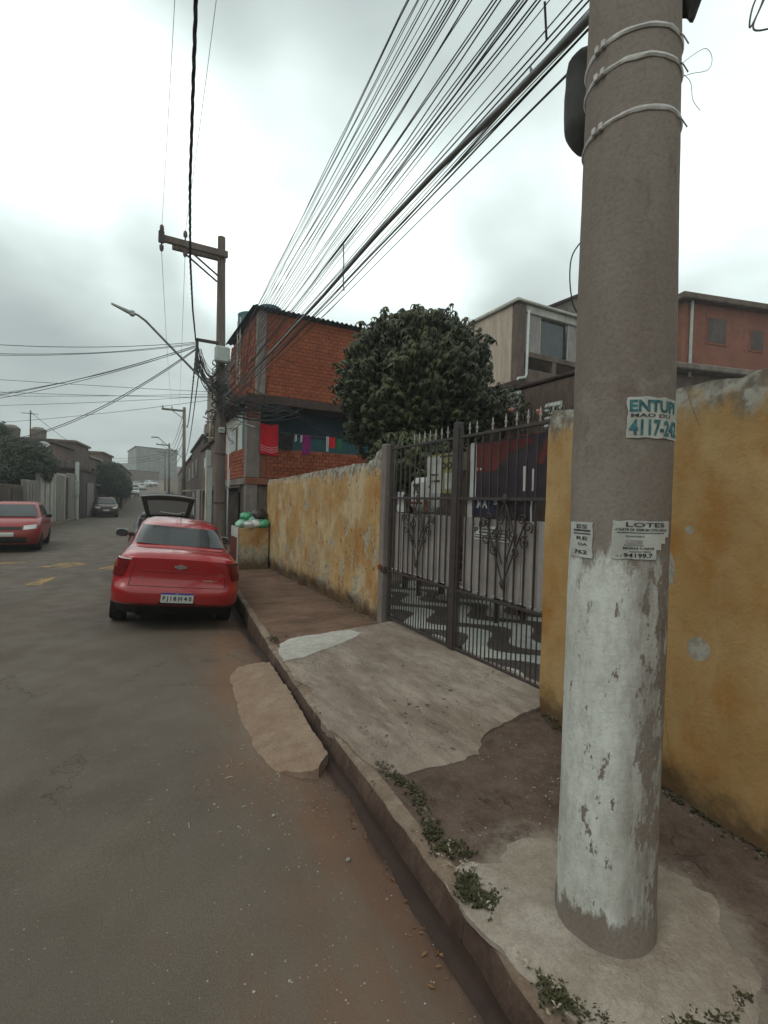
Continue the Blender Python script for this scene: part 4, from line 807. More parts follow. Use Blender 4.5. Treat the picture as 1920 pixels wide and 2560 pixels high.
# tangle on the pole
rr2=random.Random(11); m=MB().use('cable_black')
for i in range(26):   # hanging loops between bracket and pole
    a=Vector((1.6+rr2.uniform(-.05,.1),13.92,5.75-rr2.random()*.5)); b=Vector((2.15,13.85,5.3-rr2.random()*.7)); s=rr2.uniform(.15,.55); m.tube([p+Vector((0,rr2.uniform(-.02,.02),0)) for p in cat_pts(a,b,s,10)],rr2.choice([.006,.009,.012]),4)
for i in range(46):   # messy bundle round the shaft and toward the house corner
    c=Vector((2.2+rr2.gauss(0,.12),13.95+rr2.uniform(-.15,.1),4.1+rr2.gauss(0,.3))); P=[c]
    dirx=Vector((rr2.uniform(-.5,1.),rr2.uniform(-.2,.35),rr2.uniform(-.25,.35)))
    for k in range(8): c=c+dirx*.12+Vector((rr2.gauss(0,.05),rr2.gauss(0,.03),rr2.gauss(0,.06))); P.append(c)
    m.tube(P,rr2.choice([.006,.009,.014]),4)
for i in range(34):
    a=Vector((2.2,13.9+rr2.uniform(-.1,.1),4.4+rr2.gauss(0,.22))); b=Vector((3.75+rr2.uniform(0,1.6),16.2,4.75+rr2.gauss(0,.16))); m.tube(cat_pts(a,b,rr2.uniform(.05,.3),10,.04,i),rr2.choice([.008,.012,.016]),4)
for i in range(16):
    z=rr2.uniform(4.0,5.4); a0=rr2.random()*6; m.tube([(2.21+.22*math.cos(a0+k*.8),13.98+.2*math.sin(a0+k*.8),z+.04*k) for k in range(8)],.011,4)
tag(solo(m,'cable_tangle','messy tangle of black cables and loops wound round the brick-house pole','cable tangle',kind='stuff',smooth=True))
loops('loose_wire','pale plastic tube bent over the tangle below the brick overhang',[[(2.55,14.3,3.62),(2.68,14.3,3.80),(2.95,14.3,3.84),(3.25,14.3,3.80)]],.018,'pvc_white','tube')

# ------------------------------------------------------------------ iron gate
GX=3.06
def gz(y): return .165+gY(y)+.03
gate=thing('iron_gate',(GX,4.1,.19),'double iron gate with scrolls, bosses and pale spear tips between the two ochre walls','gate')
def bar(y0,y1,z0_,z1_,r=.009,name='bar'): return part(MB().use('gate_iron').bbox(GX-r,GX+r,y0-r,y0+r,z0_,z1_,.002) if y0==y1 else MB().use('gate_iron').bbox(GX-r*1.2,GX+r*1.2,min(y0,y1),max(y0,y1),z0_,z1_,.003),name,gate)
def share(o0,dy,dz=0):
    c=o0.copy(); COL.objects.link(c); c.parent=o0.parent; c.location=(o0.location.x,o0.location.y+dy,o0.location.z+dz); return c
for (ya,yb) in ((5.56,4.19),(4.09,2.66)):
    for z in (.19,.80,1.76,2.40): bar(yb,ya,z-.014,z+.014,.012,'rail')
    for y in (ya,yb): part(MB().use('gate_iron').bbox(GX-.02,GX+.02,y-.022,y+.022,.17,2.50,.004),'stile',gate)
    n=12; first=None
    for i in range(1,n):
        y=ya+(yb-ya)*i/n
        if first is None: first=bar(y,y,.80,2.40,.0072); fy=y; bo=part(MB().use('rivet_steel').blob((GX-.018,y,.845),.0135,10,0,0),'boss',gate,smooth=True)
        else: share(first,y-fy); share(bo,y-fy)
    first=None; n=24
    for i in range(1,n):
        y=ya+(yb-ya)*i/n
        if first is None: first=bar(y,y,.19,.80,.0058); fy=y
        else: share(first,y-fy)
part(MB().use('gate_iron').bbox(GX-.035,GX+.035,4.095,4.185,.17,2.56,.006),'centre_post',gate)
def spiral(cy,cz,r,turn,sg,ph): 
    return [(GX-.016,cy+sg*r*(1-t*.82)*math.cos(ph+turn*t*2*math.pi),cz+r*(1-t*.82)*math.sin(ph+turn*t*2*math.pi)) for t in [k/22 for k in range(23)]]
for yc in (4.88,3.38):
    for sg in (-1,1):
        for (dy,dz,r,ph) in ((.11,.42,.075,2.2),(.26,.36,.065,1.2),(.30,.50,.055,-1.),(.14,.27,.055,3.6),(.22,.56,.05,.4),(.06,.55,.045,2.)):
            part(MB().use('gate_iron').tube(spiral(yc+sg*dy,1.02+dz,r,1.35,sg,ph),.0075,5),'scroll',gate)
        part(MB().use('gate_iron').tube([(GX-.015,yc,.98),(GX-.015,yc+sg*.14,1.30),(GX-.015,yc+sg*.26,1.56)],.008,5),'scroll_stem',gate)
        part(MB().use('gate_iron').tube([(GX-.015,yc+sg*.02,1.16),(GX-.015,yc+sg*.13,1.44),(GX-.015,yc,1.74)],.008,5),'scroll_stem',gate)
    part(MB().use('gate_iron').blob((GX-.02,yc,.985),(.012,.035,.045),8,1,.3),'leaf_tip',gate); part(MB().use('gate_iron').blob((GX-.02,yc,1.76),(.012,.03,.05),8,2,.3),'leaf_tip',gate)
mb=MB().use('spike_pale').lathe([(.004,0),(.010,.015),(.005,.03),(.011,.05),(.015,.062),(.005,.08),(.009,.095),(.001,.13)],8,(GX,0,2.415)); mes=None
sp=None
for y in [5.02-.115*k for k in range(7)]+[3.95-.115*k for k in range(2)]+[3.60,3.42,3.28,3.14,3.0,2.86]:
    if sp is None: sp=part(mb,'spear_tip',gate,smooth=50); sp.location.y=y-4.1+4.1; y_first=y
    else: share(sp,y-y_first)
part(MB().use('gate_iron').lathe([(.03,-.02),(.035,0),(.03,.05)],10,(3.0,5.60,.80)),'hinge',gate)
# ribbed grey sheets closing the gate from behind
for (ya,yb,n) in ((5.50,4.22,8),(4.06,2.70,8)):
    first=None
    for i in range(n):
        w_=(ya-yb)/n; y=ya-w_*(i+.5)
        if first is None:
            mb=MB().use('gate_sheet'); h=w_/2-.004; pr_=[(-h,0),(-h,.014),(-h*.72,.030),(h*.5,.030),(h*.8,.014),(h,.014),(h,0)]
            vs=[(GX+.022+.032-d,y+a,z) for z in (.83,1.575) for a,d in pr_]; k=len(pr_); mb.add(vs,[(j,k+j,k+j+1,j+1) for j in range(k-1)]+[(k-1,2*k-1,k,0)]+[tuple(range(k)),tuple(range(2*k-1,k-1,-1))]); first=part(mb,'sheet_panel',gate); fy=y
        else: share(first,y-fy,rng.uniform(-.008,.008))

# courtyard floor of patterned tiles, dark bench, back wall
yard=thing('courtyard_floor',(4.2,4.1,.12),'pale and dark patterned tile floor of the courtyard seen through the gate bars','floor'); yard['kind']='structure'
part(MB().use('render_grey').add([(3.1,2.0,.10),(7.2,2.0,.10),(7.2,9,.10),(3.1,9,.10)],[(0,1,2,3)]),'bedding',yard)
mt=None; TS=.245
for i in range(11):
    for j in range(24):
        x=3.16+TS*(i+.5); y=2.15+TS*(j+.5)
        if mt is None:
            mt=MB().use('mosaic_floor_tile').bbox(-TS/2+.003,TS/2-.003,-TS/2+.003,TS/2-.003,0,.03,.003).mesh('tile')
        o=bpy.data.objects.new('tile',mt); COL.objects.link(o); o.parent=yard; o.location=(x-4.2,y-4.1,.135-.12+.02+rng.uniform(-.001,.001))
b=thing('bench',(4.9,5.6,.17),'low dark wooden bench standing in the courtyard behind the left gate leaf','bench')
for k in range(4): part(MB().use('wood_dark').bbox(4.2+.13*k,4.31+.13*k,4.7,6.8,.60,.64,.008),'seat_slat',b)
for k in range(3): part(MB().use('wood_dark').bbox(4.74,4.78,4.7,6.8,.66+.14*k,.76+.14*k,.008),'back_slat',b)
for x,y in ((4.24,4.8),(4.7,4.8),(4.24,6.7),(4.7,6.7)): part(MB().use('wood_dark').bbox(x-.03,x+.03,y-.03,y+.03,.17,.6,.006),'leg',b)
bw=thing('back_wall',(7.2,5,.1),'dark brown render wall closing the courtyard behind the gate and tree','wall')
part(MB().use('render_brown').bbox(7.2,7.4,-1.5,11,.0,2.55,.02),'wall_panel',bw); part(MB().use('render_brown').bbox(3.2,7.2,11,11.15,0,2.2,.02),'side_panel',bw)
sh=thing('shade_canopy',(5.8,4.0,.1),'added dark roof and boards that darken the courtyard behind the posters','added_canopy')  # roof, posts and boards added to keep the space behind the gate dark
part(MB().use('dark_slab').bbox(4.9,7.15,2.0,5.2,2.34,2.40,.01),'roof',sh)
for x,y in ((4.95,2.1),(4.95,5.1)): part(MB().use('wood_dark').bbox(x-.04,x+.04,y-.04,y+.04,.1,2.34,.01),'post',sh)
part(MB().use('wood_dark').bbox(5.6,5.65,2.0,5.2,.17,2.34,.01),'boarding',sh)

# posters tied behind the gate
def placard(y0,y1,z0_,z1_,x,mat,name,label,cat,items=(),skew=0,seed=0):
    """y0 = left edge in view (larger y), y1 = right edge"""
    t=thing(name,(x,(y0+y1)/2,z0_),label,cat); m=MB().use(mat); nu,nv=14,10
    def P(u,v,off=0): y=y0+(y1-y0)*u; return (x-.004-off+.012*fn3(u*3,v*3,seed),y,z0_+(z1_-z0_)*v+skew*u)
    fr=[P(i/nu,j/nv) for j in range(nv+1) for i in range(nu+1)]; bk=[(a+.004,b_,c) for a,b_,c in fr]; k=len(fr)
    fs=[(j*(nu+1)+i,j*(nu+1)+i+1,(j+1)*(nu+1)+i+1,(j+1)*(nu+1)+i) for j in range(nv) for i in range(nu)]
    m.add(fr+bk,fs+[tuple(k+i for i in reversed(f)) for f in fs]); part(m,'sheet',t,smooth=True)
    for it in items:
        kd,u0,v0,u1,v1,arg,mt_=it; mm=MB().use(mt_)
        if kd=='t':
            tv,tf=text_mesh(arg,1.0,.03); xs=[p[0] for p in tv]; ys2=[p[1] for p in tv]; a0,a1,c0,c1=min(xs),max(xs),min(ys2),max(ys2)
            mm.add([P(u0+(u1-u0)*(p[0]-a0)/(a1-a0),v0+(v1-v0)*(p[1]-c0)/(c1-c0),.005) for p in tv],tf); part(mm,'lettering',t)
        elif kd=='p':
            mm.add([P(u,v,.003) for u,v in arg],[tuple(range(len(arg)))]); part(mm,'colour_field',t)
        else:
            mm.sheet(lambda a,b_:P(u0+(u1-u0)*a,v0+(v1-v0)*b_,.0035),8,4); part(mm,'colour_field',t)
    return t
placard(4.78,4.24,1.82,2.26,3.10,'poster_yellow','yellow_poster','yellow-green poster with dark lettering DO behind the left gate leaf','poster',[('b',.0,.0,.62,.95,0,'paper_old'),('t',.55,.60,.93,.78,'DO','print_black'),('b',.5,.9,.95,.95,0,'print_grey'),('b',.08,.28,.5,.34,0,'print_grey'),('b',.1,.14,.52,.2,0,'print_grey'),('b',.1,.45,.45,.5,0,'print_grey'),('b',.68,.1,.92,.5,0,'paper_old')],seed=2)
placard(3.98,2.90,1.78,2.33,3.11,'poster_purple','campaign_banner','wide dark purple banner with a red upper corner behind the right gate leaf','banner',[('b',0,0,.09,1,0,'poster_white'),('p',0,0,0,0,[(.09,.45),(.36,.45),(.55,.75),(.80,.86),(.80,.95),(.09,.97)],'poster_red'),('t',.10,.48,.20,.64,'FO','poster_white'),('b',.14,.70,.22,.74,0,'poster_white'),('p',0,0,0,0,[(.22,.74),(.30,.93),(.33,.92),(.27,.72)],'poster_white'),('b',.70,.1,.74,.5,0,'poster_white'),('b',.80,.1,.82,.45,0,'poster_white'),('p',0,0,0,0,[(.84,.55),(.96,1.0),(.98,.8),(.90,.5)],'poster_red')],seed=3)
placard(4.0,3.05,1.50,1.775,3.105,'poster_purple','campaign_banner','lower dark banner with white letters MA on blue and dark digits 24','banner',[('b',0,0,.08,1,0,'poster_white'),('b',.10,.45,.45,.98,0,'poster_navy'),('t',.17,.62,.33,.93,'MA','poster_white'),('t',.42,.75,.48,.93,'S','poster_white'),('p',0,0,0,0,[(.11,.5),(.13,.85),(.15,.65),(.165,.8),(.18,.5)],'poster_orange'),('t',.70,.25,.90,.65,'24','print_black'),('b',.93,.0,.95,.9,0,'poster_white')],seed=4)
placard(3.86,3.36,1.36,1.50,3.085,'poster_white','printed_strip','white printed strip with dark letters hanging below the banners on the gate','poster',[('b',.03,.12,.97,.2,0,'print_grey'),('b',.03,.3,.97,.36,0,'print_grey'),('t',.02,.45,.2,.85,'P1','print_black'),('b',.25,.5,.95,.58,0,'print_grey'),('b',.25,.72,.95,.8,0,'print_grey')],seed=5)
placard(5.46,5.26,1.585,1.84,3.10,'plate_white','white_board','pair of small white boards upright behind the hinge end of the gate','board',[('b',.46,.0,.5,1,0,'print_grey'),('t',.75,.7,.85,.85,'I','print_black')],seed=6)
# white jerrycan-like sheet with digits
dr=thing('white_drum',(3.24,5.0,1.60),'rounded white plastic container marked 70 on top of the gate sheets','container')
m=MB().use('poster_white').bbox(3.13,3.34,4.78,5.25,1.60,2.02,.07); part(m,'drum_body',dr,smooth=40)
tv,tf=text_mesh('70',.16,.01); part(MB().use('print_grey').add([(3.125,5.13-p[0],1.82+p[1]) for p in tv],tf),'lettering',dr)
part(MB().use('rust').bbox(3.115,3.13,4.92,5.18,1.69,1.72,.004),'red_mark',dr); part(MB().use('rust').bbox(3.115,3.13,4.80,4.86,1.61,1.75,.004),'red_mark',dr)

# ------------------------------------------------------------------ bin with rubbish bags
zb=zpav(2.4,11.7)
bn=thing('rubbish_bin',(2.62,11.6,zb),'square ochre masonry rubbish bin heaped with plastic bags at the wall end','rubbish bin')
yb0,yb1=11.35,12.1
part(MB().use('ochre_plaster').bbox(2.27,2.97,yb0,yb0+.07,zb-.05,zb+.97,.008),'front_wall',bn)
part(MB().use('white_render').bbox(2.245,2.267,yb0-.01,yb1,zb-.05,zb+.99,.006),'side_edge',bn); part(MB().use('poster_red').bbox(2.225,2.243,yb0+.05,yb1,zb+.2,zb+.75,.004),'side_panel',bn)
part(MB().use('ochre_plaster').bbox(2.27,2.97,yb1-.07,yb1,zb-.05,zb+.97,.008),'back_wall',bn); part(MB().use('render_brown').bbox(2.27,2.97,yb0+.072,yb1-.072,zb+.80,zb+.9,.01),'floor_slab',bn)
def bag(c,r,mat,label,seed):
    t=thing('rubbish_bag',(c[0],c[1],c[2]-r*.7),label,'rubbish bag','rubbish bags heaped on the bin')
    m=MB().use(mat); n=22; k=14; vs=[]
    for i in range(k+1):
        th=math.pi*i/k
        for j in range(n):
            ph=2*math.pi*j/n; d=Vector((math.sin(th)*math.cos(ph),math.sin(th)*math.sin(ph),math.cos(th))); q=1+.22*fn3(d.x*1.5,d.y*1.5,seed+d.z)+.16*abs(fn3(d.x*4,d.y*4,seed*2+d.z*4))+.05*math.sin(ph*9+seed)*max(0,d.z)
            vs.append((c[0]+d.x*r*1.12*q,c[1]+d.y*r*q,c[2]+d.z*r*.78*q))
    m.add(vs,[(i*n+j,(i+1)*n+j,(i+1)*n+(j+1)%n,i*n+(j+1)%n) for i in range(k) for j in range(n)]); part(m,'bag_body',t,smooth=True)
    for s_ in (-1,1): part(MB().use(mat).blob((c[0]+s_*r*.28,c[1]-r*.3,c[2]+r*.78),(r*.25,r*.1,r*.16),8,seed+s_,.3),'tied_ear',t,smooth=True)
zt=zb+1.0
bag((2.36,11.5,zt+.05),.125,'bag_mint','pale mint plastic bag at the street end of the heap',1); bag((2.52,11.42,zt+.03),.12,'bag_white','white plastic bag in the middle front of the heap',2)
bag((2.68,11.45,zt+.05),.13,'bag_white','white plastic bag next to the green one on the heap',3); bag((2.84,11.42,zt+.05),.135,'bag_green','green plastic bag at the wall end of the heap',4)
bag((2.50,11.62,zt+.20),.15,'bag_green','bright green bag on top of the heap, street side',5); bag((2.60,11.58,zt+.14),.12,'bag_mint','mint green bag below the top green bag',6)
bag((2.79,11.62,zt+.26),.17,'bag_black','big black bag on top of the heap against the wall',7)

# ------------------------------------------------------------------ brick house
HX,HY=3.80,16.4; HL=3.50; ZU0,ZU1=5.2,7.98; EX=9.6; EY=21.2
house=thing('brick_house',(HX+2,HY+2,0),'unplastered red brick house with overhanging top storey and blue balcony','house')
def HP(mb,name,**k): return part(mb,name,house,**k)
HP(MB().use('mortar').bbox(HX+.02,EX,HY+.02,HY+.2,ZU0,ZU1,.01),'front_backing'); HP(MB().use('mortar').bbox(HX+.02,HX+.2,HY+.2,EY,ZU0,ZU1,.01),'street_backing')
HP(MB().use('mortar').bbox(EX-.2,EX,HY+.2,EY,2.4,ZU1,.01),'far_side_wall'); HP(MB().use('mortar').bbox(HX+.2,EX-.2,EY-.2,EY,2.4,ZU1,.01),'rear_wall')
BL,BH=.235,.125
# single bricks of the upper front wall
bmesh_=[]
for k in range(4):
    rb=random.Random(k); bmesh_.append(MB().use('brick_clay').bbox(-BL/2+.0035,BL/2-.0035,-.022,.03,-BH/2+.003,BH/2-.003,.006+.003*rb.random()).mesh('brick'))
bmesh_half=MB().use('brick_clay').bbox(-BL/4+.006,BL/4-.006,-.03,.03,-BH/2+.005,BH/2-.005,.006).mesh('brick')
nb=0; ncol=13; stuff=MB().use('brick_clay_island')
rows=int((ZU1-ZU0-.02)/BH); rb=random.Random(9)
for j in range(rows):
    z=ZU0+.02+BH*(j+.5); x=HX+.36+(BL/2 if j%2 else BL)/1-(BL/2)
    while x<EX-.1:
        dy=rb.uniform(-.006,.006); miss=rb.random()<.006
        if nb<292 and x<HX+.36+BL*ncol+.1:
            o=bpy.data.objects.new('brick',rb.choice(bmesh_)); COL.objects.link(o); o.parent=house; o.location=(x-HX-2,HY+.012+dy+(.03 if miss else 0)-HY-2,z+rb.uniform(-.002,.002)); nb+=1
            o.rotation_euler=(rb.uniform(-.01,.01),0,rb.uniform(-.012,.012))
        else: stuff.bbox(x-BL/2+.006,x+BL/2-.006,HY-.018+dy,HY+.042+dy,z-BH/2+.005,z+BH/2-.005,.005)
        x+=BL
tag(part(stuff,'bricks_of_upper_front',house),kind='stuff')
# rough brick courses of the street side, parapet
def course(x0,x1,y,z0_,z1_,axis,name,seed,rough=.008,L=BL,H=BH):
    m=MB().use('brick_clay_island'); r=random.Random(seed); z=z0_; j=0
    while z+H<=z1_+.03:
        a=x0-(L/2 if j%2 else 0)
        while a<x1:
            p,q=max(a,x0)+.006,min(a+L,x1)-.006; d=r.uniform(-rough,rough)
            if q-p>.03:
                if axis=='x': m.bbox(p,q,y-.03+d,y+.03,z+.005,z+H-.005,.005)
                else: m.bbox(y-.03+d,y+.03,p,q,z+.005,z+H-.005,.005)
            a+=L
        z+=H; j+=1
    return tag(part(m,name,house),kind='stuff')
course(HY+.35,EY,HX,ZU0,ZU1,'y','bricks_of_street_side',2,.02)
course(HX+.36,EX,HY,2.42,3.42,'x','bricks_of_parapet',3); course(HY+.36,EY,HL,2.42,3.42,'y','bricks_of_street_parapet',4)
HP(MB().use('mortar').bbox(HX+.02,EX,HY+.02,HY+.12,2.42,3.43,.01),'parapet_backing'); HP(MB().use('mortar').bbox(HL+.02,HL+.12,HY+.34,EY,2.42,3.43,.01),'street_parapet_backing')
HP(MB().use('grey_column').bbox(HL-.03,HL+.42,HY-.03,HY+.33,2.41,4.9,.015),'corner_column'); HP(MB().use('grey_column').bbox(HX-.03,HX+.25,HY-.03,HY+.30,ZU0,ZU1+.0,.015),'corner_column'); HP(MB().use('brick_clay').bbox(HL-.036,HL+.35,HY-.036,HY+.2,4.38,4.9,.01),'column_brick_infill')
HP(MB().use('dark_slab').bbox(HL-.10,EX+.1,HY-.12,EY,4.9,5.19,.02),'floor_slab',label='dark overhanging concrete slab under the top storey'); HP(MB().use('mortar').bbox(HL-.05,EX,HY-.05,HY+.1,2.18,2.40,.012),'lintel_band'); HP(MB().use('render_grey').bbox(HL-.05,HL+.1,HY+.1,EY,2.18,2.40,.012),'street_lintel')
# balcony room walls, ceiling in shade
HP(MB().use('teal_paint').bbox(HX+.2,EX-.3,HY+1.15,HY+1.25,2.4,4.02,.004),'balcony_back_wall'); HP(MB().use('navy_paint').bbox(HX+.2,EX-.3,HY+1.15,HY+1.25,4.025,4.9,.004),'balcony_back_upper')
HP(MB().use('teal_paint').bbox(HL+.16,HL+.24,HY+.5,HY+1.6,3.43,4.9,.004),'teal_return'); HP(MB().use('white_render').bbox(HL+.15,HL+.26,HY+1.61,EY,3.43,4.88,.01),'white_side_wall'); HP(MB().use('white_render').bbox(HL+.145,HL+.17,HY+.36,HY+.47,3.43,4.88,.006),'white_door_jamb')
wf=HP(MB().use('render_grey').bbox(HL+.12,HL+.15,HY+2.4,HY+3.5,3.43,4.4,.005),'window'); part(MB().use('window_glass').bbox(HL+.10,HL+.118,HY+2.48,HY+3.42,3.5,4.3,.002),'pane',wf)
HP(MB().use('dark_slab').bbox(HX+.1,EX,HY+.1,EY,2.3,2.42,.01),'balcony_floor')
# ground floor
HP(MB().use('grey_column').bbox(HL-.02,HL+.36,HY-.02,HY+.3,-.1,2.18,.012),'ground_pillar'); HP(MB().use('render_brown').bbox(HL+.36,EX,HY+.1,HY+.25,-.1,2.18,.01),'ground_front'); HP(MB().use('far_dark').bbox(HL+.05,HL+.2,HY+.3,HY+1.2,-.1,2.18,.01),'ground_side'); HP(MB().use('grey_column').bbox(HL-.02,HL+.1,HY+1.2,HY+1.36,-.1,2.18,.01),'door_jamb'); HP(MB().use('render_brown').bbox(HL+.05,HL+.2,HY+3.6,EY,-.1,2.18,.01),'ground_side')
f0=None
for k in range(20):
    if f0 is None: f0=HP(MB().use('gate_sheet').bbox(HL+.02,HL+.06,HY+1.37,HY+3.6,.02,.118,.012),'shutter_slat')
    else: c=f0.copy(); COL.objects.link(c); c.parent=house; c.location=(f0.location.x,f0.location.y,f0.location.z+.107*k)
# corrugated roof: each sheet a part
ns=6; xw=(EX+.35-(HX-.25))/ns
for k in range(ns):
    x0=HX-.25+xw*k; nw=48
    def rf(a,b_,o=0): 
        x=x0+(xw+.03)*a; y=HY-.22+(EY+.3-HY)*b_; return (x,y,8.06+.028*math.sin((x-HX)*2*math.pi/.178)+.10*b_-.035*(x-HX)*.0+.004*(k%2)+o)
    m=MB().use('roof_sheet_blue'); m.sheet(lambda a,b_:rf(a,b_,.012),nw,3); m.sheet(lambda a,b_:rf(1-a,b_,0),nw,3)
    vs=[];
    for i in range(nw+1): vs+=[rf(i/nw,0,0),rf(i/nw,0,.012)]
    m.add(vs,[(2*i,2*i+2,2*i+3,2*i+1) for i in range(nw)]); HP(m,'roof_sheet',smooth=30)
HP(MB().use('wood_dark').bbox(HX-.1,EX,HY-.02,HY+.06,7.98,8.03,.005),'roof_batten')
def tank(x,y,z,r,h,label,mat):
    t=thing('water_tank',(x,y,z),label,'water tank'); part(MB().use(mat).lathe([(r*.86,0),(r*.9,.03),(r*.97,h*.5),(r,h),(r*1.04,h),(r*1.04,h+.05)],28,(x,y,z)),'tank_body',t,smooth=40)
    part(MB().use(mat).lathe([(r*1.06,h+.052),(r*1.07,h+.10),(r*.9,h+.15),(r*.35,h+.2),(r*.05,h+.21)],28,(x,y,z)),'lid',t,smooth=40)
    for k in range(6): a=k*1.05; part(MB().use(mat).bbox(x+r*math.cos(a)-.03,x+r*math.cos(a)+.03,y+r*math.sin(a)-.03,y+r*math.sin(a)+.03,z+h*.1,z+h*.95,.015),'rib',t)
tank(4.55,21.2,8.5,.50,.9,'blue-green round water tank at the street end of the brick house roof','tank_teal'); tank(4.95,19.6,8.35,.45,.9,'smaller blue water tank behind the roof edge','tank_blue')
ld=thing('roof_ladder',(3.55,19.0,6.2),'pale metal ladder leaning at the street corner below the water tank','ladder')
for yy in (18.4,18.9): part(MB().use('box_grey').tube([(3.60,yy,6.0),(3.66,yy+.4,8.5)],.025,6),'rail',ld)
for k in range(7): part(MB().use('box_grey').tube([(3.605+.008*k,18.4+.05*k,6.25+.33*k),(3.605+.008*k,18.9+.05*k,6.25+.33*k)],.018,6),'rung',ld)
dish=thing('satellite_dish',(3.2,17.8,6.3),'small dark satellite dish seen edge-on beside the brick-house pole','satellite dish')
part(MB().use('render_brown').lathe([(.0,0),(.12,.015),(.22,.05),(.3,.11),(.31,.11),(.23,.04),(.12,.0),(0,-.012)],20,(0,0,0),False),'reflector',dish,local=True,smooth=True); dish.rotation_euler=(0,math.radians(62),math.radians(200))
part(MB().use('gate_iron').tube([(0,0,0),(0,0,.25)],.012,5),'feed_arm',dish,local=True)
# washing line
ln=lambda u:3.86+(u-645)*.01375   # metres along the balcony for a place on it
cable((4.1,16.36,4.02),(9.3,16.36,4.02),.06,.005,'washing line strung across the blue balcony',None,'wire_aluminium','washing_line',cat='washing line')
def cloth(name,label,cat,u0,u1,z1,z0_,mat,seed,stripes=None,y=16.33,hang=.04):
    x0,x1=ln(u0),ln(u1); t=thing(name,((x0+x1)/2,y,z0_),label,cat,'washing hung on the blue balcony')
    def P(a,b_,o=0): x=x0+(x1-x0)*a; return (x,y-.02*math.sin(a*9+seed)-.015*fn3(a*3,b_*2,seed)*2-o,z1+(z0_-z1)*b_-hang*math.sin(math.pi*a)*(1-b_)+.02*math.sin(a*5+seed)*b_)
    m=MB().use(mat); m.sheet(lambda a,b_:P(a,b_),16,12); m.sheet(lambda a,b_:(P(1-a,b_)[0],P(1-a,b_)[1]+.008,P(1-a,b_)[2]),16,12); part(m,'fabric',t,smooth=True)
    for s_ in stripes or []:
        part(MB().use('cloth_stripe').sheet(lambda a,b_:P(a,s_+.022*b_+.05*math.sin(math.pi*a),.004),16,1),'stripe',t)
    return t
cloth('towel','large red towel with pale stripes over the brick parapet','towel',648,693,4.25,3.2,'cloth_red',1,(.70,.77,.84))
cloth('dark_garment','black garment hanging right of the red towel','garment',694,731,4.05,3.42,'cloth_black',2,hang=.14)
cloth('sock','white sock beside the black garment','sock',735,741,3.98,3.74,'cloth_white',3); cloth('sock','white sock next to the purple shirt','sock',750,755,3.98,3.72,'cloth_white',4)
cloth('shirt','purple shirt hanging in the middle of the washing line','shirt',756,777,4.0,3.3,'cloth_purple',5); cloth('towel','narrow white cloth left of the small red shirt','towel',820,826,4.02,3.46,'cloth_white',6)
cloth('shirt','small red shirt at the tree end of the washing line','shirt',826,845,4.02,3.62,'cloth_red',7); cloth('shirt','green cloth half hidden by the tree','shirt',847,866,3.98,3.55,'cloth_green',8)

# ------------------------------------------------------------------ buildings behind the courtyard
bh=thing('beige_house',(15,17,3),'beige rendered house with a wide glazed balcony and pale downpipe','house')
Xb,Yb=13.7,14.8
def BP(mb,name,**k): return part(mb,name,bh,**k)
BP(MB().use('render_beige').bbox(Xb,Xb+.2,Yb+.35,Yb+6.5,3.5,9.86,.02),'side_wall'); BP(MB().use('white_render').bbox(Xb-.12,Xb+.15,Yb-.1,Yb+6.6,9.87,10.02,.03),'roof_edge'); BP(MB().use('render_brown').bbox(Xb+.0,Xb+6,Yb+1.5,Yb+1.7,0,6.5,.02),'lower_wall'); BP(MB().use('render_brown').bbox(Xb-.2,Xb-.02,Yb+1.5,Yb+6.5,0,6.4,.02),'lower_side')
BP(MB().use('render_brown').bbox(Xb,Xb+.42,Yb,Yb+.3,6.75,9.86,.02),'corner_pier'); BP(MB().use('white_render').bbox(Xb+.44,Xb+6,Yb,Yb+.25,9.55,9.86,.02),'window_head'); BP(MB().use('white_render').bbox(Xb-.1,Xb+6.1,Yb-.15,Yb+.3,9.87,9.97,.02),'roof_edge')
BP(MB().use('render_brown').bbox(Xb+.44,Xb+6,Yb,Yb+.2,6.75,7.3,.02),'parapet'); BP(MB().use('render_brown').bbox(Xb+.44,Xb+6,Yb,Yb+.2,7.78,8.0,.02),'parapet_rail'); 
for x in (Xb+2.0,Xb+3.6,Xb+5.2): BP(MB().use('render_brown').bbox(x,x+.22,Yb+.01,Yb+.19,7.3,7.78,.01),'parapet_post')
BP(MB().use('dark_slab').bbox(Xb-.1,Xb+6.1,Yb-.1,Yb+1.5,6.5,6.74,.03),'balcony_slab')
for k,(a,b_) in enumerate([(.46,1.28),(1.32,2.9),(2.94,3.95),(3.99,5.0),(5.04,5.9)]):
    f=BP(MB().use('white_render' if k!=1 else 'box_grey').bbox(Xb+b_,Xb+b_+.035,Yb+.06,Yb+.12,8.0,9.55,.005),'window_mullion'); 
    g=BP(MB().use('window_glass' if k==1 else 'gate_sheet').bbox(Xb+a,Xb+b_-.003,Yb+.08+(.12 if k==1 else 0),Yb+.10+(.12 if k==1 else 0),8.0,9.55,.002),'pane')
BP(MB().use('render_brown').bbox(Xb+.5,Xb+6,Yb+1.2,Yb+1.3,6.8,9.8,.02),'inner_wall')
BP(MB().use('pvc_white').tube([(Xb+.50,Yb-.06,9.6),(Xb+.48,Yb-.06,7.05),(Xb+.42,Yb-.06,6.9),(Xb+.05,Yb-.06,6.82),(Xb+.0,Yb-.04,6.7)],.055,8),'downpipe',smooth=True)
